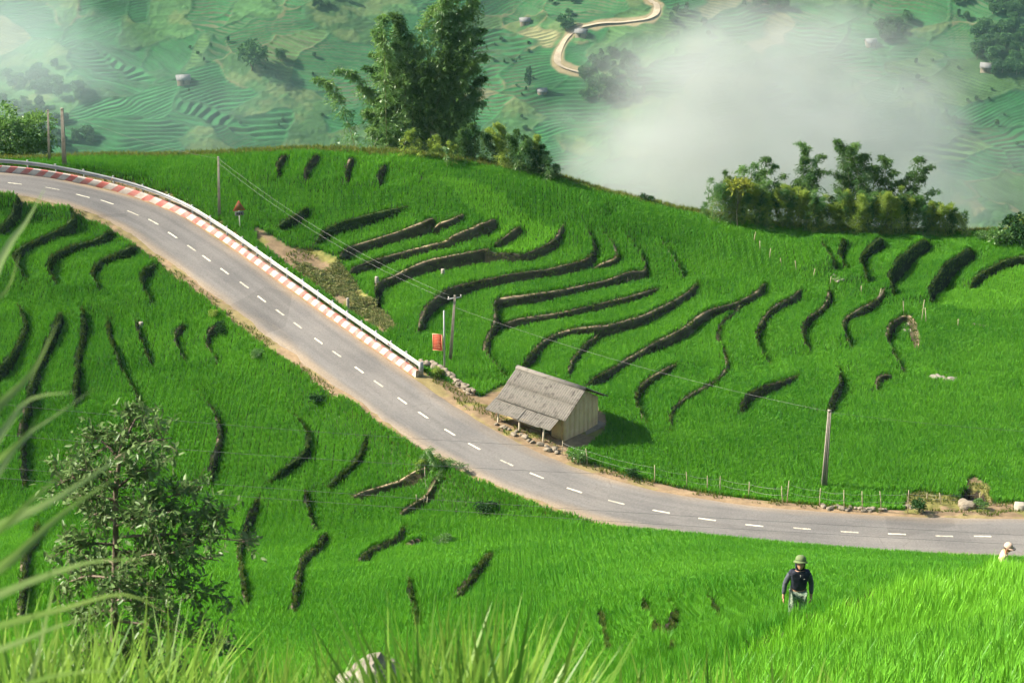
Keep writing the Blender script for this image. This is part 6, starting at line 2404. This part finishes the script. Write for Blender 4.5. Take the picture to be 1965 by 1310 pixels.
def person(loc, rz, J, head_c, turn, tilt, hand_dir, label, clothes):
    """J: joint positions by name (metres from the point between the feet, facing -y)."""
    nm = ['pel', 'spi', 'che', 'nb', 'nk', 'sl', 'el', 'wl', 'pl', 'sr', 'er', 'wr', 'pr', 'hl', 'kl', 'al', 'tl', 'hr', 'kr', 'ar', 'tr']
    R = [(.145, .105), (.135, .10), (.155, .11), .075, .052, .058, .042, .028, .030, .058, .042, .028, .030, .085, .06, .042, .038, .085, .06, .042, .038]
    E = [('pel', 'spi'), ('spi', 'che'), ('che', 'nb'), ('nb', 'nk'), ('che', 'sl'), ('sl', 'el'), ('el', 'wl'), ('wl', 'pl'), ('che', 'sr'), ('sr', 'er'), ('er', 'wr'), ('wr', 'pr'),
         ('pel', 'hl'), ('hl', 'kl'), ('kl', 'al'), ('al', 'tl'), ('pel', 'hr'), ('hr', 'kr'), ('kr', 'ar'), ('ar', 'tr')]
    ix = {k: i for i, k in enumerate(nm)}
    v, fs = skin_data([J[k] for k in nm], [(ix[a], ix[b]) for a, b in E], R)
    mb = MB()
    mb.add(v, fs, 0)
    hd, HR = head_arrays(np.array(head_c), turn, tilt)
    for (hv, hf, m) in hd:
        mb.add(hv, hf, m)
    for side, w, p in (('l', 'wl', 'pl'), ('r', 'wr', 'pr')):
        p_ = np.array(J[p], float)
        ax = unit(p_ - np.array(J[w], float))
        sg = 1 if side == 'l' else -1
        fwd = unit(np.array([0, -1, 0]) - ax * np.dot([0, -1, 0], ax))
        inn = np.array([-sg, 0, 0])
        for k, (o_, l) in enumerate(((-0.030, .062), (-0.010, .075), (0.010, .080), (0.030, .072))):
            b0 = p_ + fwd * o_ * 0.8 + ax * 0.02
            m1 = b0 + ax * l * 0.55 + inn * 0.006
            m2 = b0 + ax * l * 0.9 + inn * 0.028
            mb.tube([b0, m1, m2], [.0095, .009, .007], 6)
        b0 = p_ + fwd * 0.028 - ax * 0.01
        mb.tube([b0, b0 + fwd * 0.025 + ax * 0.03, b0 + fwd * 0.022 + ax * 0.058 + inn * 0.012], [.012, .0105, .008], 6)
    o = mb.build('person', [M_skin, M_eye, M_hair, M_lip], smooth=True)
    o.location = loc
    o.rotation_euler = (0, 0, rz)
    tag(o, label, 'person')
    clothes(o, J, ix, HR, np.array(head_c))
    return o


def garment(o, J, names, edges, R, mat, name):
    ix = {k: i for i, k in enumerate(names)}
    v, fs = skin_data([J[k] for k in names], [(ix[a], ix[b]) for a, b in edges], R)
    mb = MB()
    mb.add(v, fs)
    return mb.build(name, mat, o, smooth=True)


def lerp(a, b, t):
    return tuple(np.array(a, float) * (1 - t) + np.array(b, float) * t)


# man in the dark jacket
M_jacket = mat_noise('dark_navy_cloth', (0.014, 0.016, 0.026), (0.030, 0.034, 0.050), scale=9, rough=0.85, bump=0.4, bscale=14)
M_sleeve = mat_noise('dark_grey_cloth', (0.050, 0.056, 0.066), (0.085, 0.092, 0.104), scale=9, rough=0.85, bump=0.4, bscale=14)
M_shirt = mat_noise('beige_cloth', (0.46, 0.36, 0.24), (0.54, 0.43, 0.30), scale=9, rough=0.9, bump=0.3, bscale=14)
M_camo, nt, out = new_mat('camouflage_cloth')
nz_, rp_ = noise_ramp(nt, 11.0, [(0.38, (0.10, 0.15, 0.10)), (0.5, (0.25, 0.30, 0.21)), (0.62, (0.06, 0.08, 0.06))], detail=2)
rp_.color_ramp.interpolation = 'CONSTANT'
b = nt.nodes.new('ShaderNodeBsdfPrincipled')
b.inputs['Roughness'].default_value = 0.9
nt.links.new(rp_.outputs['Color'], b.inputs['Base Color'])
nt.links.new(b.outputs['BSDF'], out.inputs['Surface'])
M_hat = mat_noise('olive_hat', (0.105, 0.145, 0.055), (0.15, 0.19, 0.08), scale=6, rough=0.85)
M_zip = mat_noise('zip_metal', (0.5, 0.48, 0.42), (0.6, 0.58, 0.5), rough=0.4)
M_boot = mat_noise('dark_boot', (0.03, 0.035, 0.03), (0.05, 0.055, 0.05), rough=0.6)
J1 = dict(pel=(0, 0, .95), spi=(0, .005, 1.12), che=(0, 0, 1.29), nb=(0, .01, 1.43), nk=(0, -.005, 1.50), sl=(.175, .01, 1.385), el=(.265, .03, 1.12), wl=(.265, -.05, .87), pl=(.258, -.075, .80),
          sr=(-.175, .01, 1.385), er=(-.285, .02, 1.12), wr=(-.315, -.05, .865), pr=(-.318, -.075, .795), hl=(.09, 0, .88), kl=(.105, -.05, .48), al=(.11, .05, .09), tl=(.12, -.10, .035), hr=(-.09, 0, .88), kr=(-.12, -.11, .50), ar=(-.13, -.06, .09),
          tr=(-.14, -.21, .035))


def clothes1(o, J, ix, HR, hc):
    J = dict(J)
    J.update(hem=(0, 0, .955), wl2=lerp(J['el'], J['wl'], .93), wr2=lerp(J['er'], J['wr'], .93), sl2=lerp(J['sl'], J['el'], .32), sr2=lerp(J['sr'], J['er'], .32))
    garment(o, J, ['hem', 'spi', 'che', 'nb', 'sl', 'sl2', 'sr', 'sr2'], [('hem', 'spi'), ('spi', 'che'), ('che', 'nb'), ('che', 'sl'), ('sl', 'sl2'), ('che', 'sr'), ('sr', 'sr2')],
            [(.185, .135), (.180, .135), (.195, .140), .088, .078, .068, .078, .068], M_jacket, 'jacket')
    for s in 'lr':
        garment(o, J, ['s' + s, 's' + s + '2', 'e' + s, 'w' + s + '2'], [('s' + s, 's' + s + '2'), ('s' + s + '2', 'e' + s), ('e' + s, 'w' + s + '2')], [.070, .068, .060, .044], M_sleeve, 'sleeve')
    J['h2'] = (0, 0, .835)
    garment(o, J, ['hem', 'h2'], [('hem', 'h2')], [(.186, .140), (.192, .146)], M_shirt, 'shirt_hem')
    J.update(pel2=(0, 0, .90), tl2=lerp(J['kl'], J['al'], .8), tr2=lerp(J['kr'], J['ar'], .8))
    garment(o, J, ['pel2', 'hl', 'kl', 'tl2', 'hr', 'kr', 'tr2'], [('pel2', 'hl'), ('hl', 'kl'), ('kl', 'tl2'), ('pel2', 'hr'), ('hr', 'kr'), ('kr', 'tr2')], [(.16, .12), .115, .092, .08, .115, .092, .08], M_camo, 'trousers')
    for s in 'lr':
        garment(o, J, ['a' + s, 't' + s], [('a' + s, 't' + s)], [.058, .052], M_boot, 'boot')
    # hood round the head and pith hat
    v, f = lathe([(0.03, -0.14), (0.098, -0.10), (0.108, -0.03), (0.105, 0.05), (0.085, 0.10)], hc + np.array([0, 0.032, 0]), HR, sy=1.02)
    keepf = [q for q in f if v[q][:, 1].mean() > hc[1] - 0.038]
    MB().add(v, np.array(keepf)).build('hood', M_jacket, o, smooth=True)
    garment(o, dict(a=(0, .02, 1.40), b=(0, .045, 1.50)), ['a', 'b'], [('a', 'b')], [.12, .10], M_jacket, 'collar')
    v, f = lathe([(0.148, 0.012), (0.151, 0.022), (0.138, 0.036), (0.114, 0.052), (0.112, 0.075), (0.108, 0.105), (0.090, 0.142), (0.055, 0.165), (0.012, 0.172), (0.0, 0.172)], hc + np.array([0, 0.0, 0.028]), HR)
    hat = MB().add(v, f).build('pith_hat', M_hat, o, smooth=True)
    v, f = lathe([(0.1145, 0.056), (0.1165, 0.060), (0.1150, 0.078), (0.1135, 0.080)], hc + np.array([0, 0, 0.028]), HR)
    MB().add(v, f).build('hat_band', mat_noise('hat_band', (0.07, 0.10, 0.04), (0.09, 0.12, 0.05)), hat, smooth=True)
    MB().box((0, -0.140, 1.385), (0.007, 0.008, 0.05)).build('zip', M_zip, o)
    MB().box((0.085, -0.140, 1.31), (0.03, 0.006, 0.007)).build('chest_emblem', M_zip, o)


p1 = np.array([(1527 - 982.5) / FPX * 42.0, 36.0, 0.0])
for _ in range(40):
    p1[2] = ground(p1[0], p1[1])
    p1[1] += 0.5 * (42.0 - (p1[1] * CP - p1[2] * SP))
H_off = 0.0
person(p1, 0.0, J1, (0, -0.035, 1.605), -0.15, -0.40, None, 'person in dark hooded jacket, green pith hat and camouflage trousers standing in rice', clothes1)

# man in the cream shirt, bent a little and looking down to the right
M_cream = mat_noise('cream_cloth', (0.62, 0.53, 0.28), (0.70, 0.61, 0.36), scale=9, rough=0.9, bump=0.4, bscale=14)
M_cap = mat_noise('pale_pink_cap', (0.52, 0.34, 0.245), (0.60, 0.42, 0.31), scale=9, rough=0.9)
M_trou = mat_noise('brown_cloth', (0.10, 0.085, 0.06), (0.14, 0.12, 0.09), scale=9, rough=0.9)
J2 = dict(pel=(0, .02, .95), spi=(0, .01, 1.12), che=(0, -.02, 1.29), nb=(0, -.04, 1.42), nk=(0, -.06, 1.49), sl=(.17, -.02, 1.38), el=(.23, -.04, 1.12), wl=(.20, -.20, .95), pl=(.19, -.26, .92), sr=(-.17, -.02, 1.38), er=(-.23, -.02, 1.12), wr=(-.20, -.18, .94),
          pr=(-.19, -.24, .91), hl=(.09, .02, .88), kl=(.10, -.06, .48), al=(.10, .06, .09), tl=(.11, -.09, .035), hr=(-.09, .02, .88), kr=(-.11, -.04, .48), ar=(-.11, .08, .09), tr=(-.12, -.07, .035))


def clothes2(o, J, ix, HR, hc):
    J = dict(J)
    J.update(hem=(0, .02, .90), wl2=lerp(J['el'], J['wl'], .9), wr2=lerp(J['er'], J['wr'], .9))
    garment(o, J, ['hem', 'spi', 'che', 'nb', 'sl', 'el', 'wl2', 'sr', 'er', 'wr2'], [('hem', 'spi'), ('spi', 'che'), ('che', 'nb'), ('che', 'sl'), ('sl', 'el'), ('el', 'wl2'), ('che', 'sr'), ('sr', 'er'), ('er', 'wr2')],
            [(.18, .135), (.17, .13), (.185, .135), .085, .078, .064, .048, .078, .064, .048], M_cream, 'shirt')
    garment(o, dict(a=(0, -.03, 1.41), b=(0, -.055, 1.465)), ['a', 'b'], [('a', 'b')], [.085, .074], M_cream, 'collar')
    J.update(pel2=(0, .02, .90), tl2=lerp(J['kl'], J['al'], .8), tr2=lerp(J['kr'], J['ar'], .8))
    garment(o, J, ['pel2', 'hl', 'kl', 'tl2', 'hr', 'kr', 'tr2'], [('pel2', 'hl'), ('hl', 'kl'), ('kl', 'tl2'), ('pel2', 'hr'), ('hr', 'kr'), ('kr', 'tr2')], [(.16, .12), .11, .088, .076, .11, .088, .076], M_trou, 'trousers')
    for s in 'lr':
        garment(o, J, ['a' + s, 't' + s], [('a' + s, 't' + s)], [.058, .052], M_boot, 'boot')
    v, f = lathe([(0.090, 0.020), (0.094, 0.045), (0.088, 0.085), (0.066, 0.120), (0.03, 0.136), (0.0, 0.138)], hc, HR, sy=1.18)
    cap = MB().add(v, f).build('cap', M_cap, o, smooth=True)
    v = []
    for i in range(13):
        a = math.pi * (i / 12)
        for (r0, z) in ((0.090, 0.034), (0.090 + 0.075 * math.sin(a), 0.026 - 0.012 * math.sin(a)), (0.088 + 0.073 * math.sin(a), 0.018 - 0.012 * math.sin(a)), (0.088, 0.026)):
            v.append(np.array([r0 * math.cos(a), -r0 * 1.15 * math.sin(a), z]) @ HR.T + hc)
    f = [[i * 4 + k, i * 4 + (k + 1) % 4, (i + 1) * 4 + (k + 1) % 4, (i + 1) * 4 + k] for i in range(12) for k in range(4)]
    MB().add(np.array(v), np.array(f)).build('brim', M_cap, cap, smooth=True)


p2 = P2
pp2 = person(p2, rad(70), J2, (0, -0.10, 1.59), 0.0, 0.15, None, 'person in cream shirt and pale cap seen from the side at the right edge', clothes2)
pp2.scale = (1.08, 1.08, 1.08)

# ------------------------------------------------------------------ air: even haze over the whole valley, and the valley mist
hz, nt, out = new_mat('haze_air')
pv = nt.nodes.new('ShaderNodeVolumePrincipled')
pv.inputs['Color'].default_value = (0.50, 0.82, 0.87, 1)
pv.inputs['Density'].default_value = 0.000065
pv.inputs['Anisotropy'].default_value = 0.1
nt.links.new(pv.outputs['Volume'], out.inputs['Volume'])
mb = MB().box((0, 640, -220), (1100, 1420, 452))
tag(mb.build('haze', hz), 'thin bluish haze filling the valley air', kind='stuff')


def mist(loc, size, dens, seed, edge, label, nscale=2.2, rough=0.55, tone=(0.62, 0.635, 0.62)):
    m, nt, out = new_mat('mist_air')
    tc = nt.nodes.new('ShaderNodeTexCoord')
    ln = nt.nodes.new('ShaderNodeVectorMath')
    ln.operation = 'LENGTH'
    nt.links.new(tc.outputs['Object'], ln.inputs[0])
    nz = nt.nodes.new('ShaderNodeTexNoise')
    nz.noise_dimensions = '4D'
    nz.inputs['W'].default_value = seed
    nz.inputs['Scale'].default_value = nscale
    nz.inputs['Detail'].default_value = 6
    nz.inputs['Roughness'].default_value = rough
    nt.links.new(tc.outputs['Object'], nz.inputs['Vector'])
    # density = smooth(1 - r + (noise - .5) * edge)
    a = nt.nodes.new('ShaderNodeMath')
    a.operation = 'MULTIPLY_ADD'
    nt.links.new(nz.outputs['Fac'], a.inputs[0])
    a.inputs[1].default_value = edge
    a.inputs[2].default_value = 0.62 - 0.5 * edge
    s = nt.nodes.new('ShaderNodeMath')
    s.operation = 'SUBTRACT'
    nt.links.new(a.outputs[0], s.inputs[0])
    nt.links.new(ln.outputs['Value'], s.inputs[1])
    mr = nt.nodes.new('ShaderNodeMapRange')
    mr.interpolation_type = 'SMOOTHSTEP'
    mr.inputs['From Min'].default_value = -0.20
    mr.inputs['From Max'].default_value = 0.32
    mr.inputs['To Min'].default_value = 0.0
    mr.inputs['To Max'].default_value = dens
    nt.links.new(s.outputs[0], mr.inputs['Value'])
    v = nt.nodes.new('ShaderNodeVolumePrincipled')
    v.inputs['Color'].default_value = (*tone, 1)
    v.inputs['Anisotropy'].default_value = 0.0
    nt.links.new(mr.outputs['Result'], v.inputs['Density'])
    nt.links.new(v.outputs['Volume'], out.inputs['Volume'])
    import bmesh
    bm = bmesh.new()
    bmesh.ops.create_icosphere(bm, subdivisions=3, radius=1.12)
    me = bpy.data.meshes.new('mist')
    bm.to_mesh(me)
    bm.free()
    me.materials.append(m)
    o = link('mist', me)
    o.location = loc
    o.scale = size
    tag(o, label, kind='stuff')
    return o


D_ = 760
c = at_d(1505, 300, D_)
mist(c, (128, 70, 78), 0.034, 3.0, 1.2, 'bank of white mist rising from the valley at the right')
c = at_d(40, 100, 820)
mist(c, (62, 40, 50), 0.0095, 8.0, 0.9, 'drifting mist at the upper left over the far wood', tone=(0.82, 0.93, 0.93))
c = at_d(330, 200, 800)
mist(c, (90, 40, 40), 0.0016, 5.0, 0.9, 'thin veil of mist over the left far terraces', tone=(0.80, 0.95, 0.97))
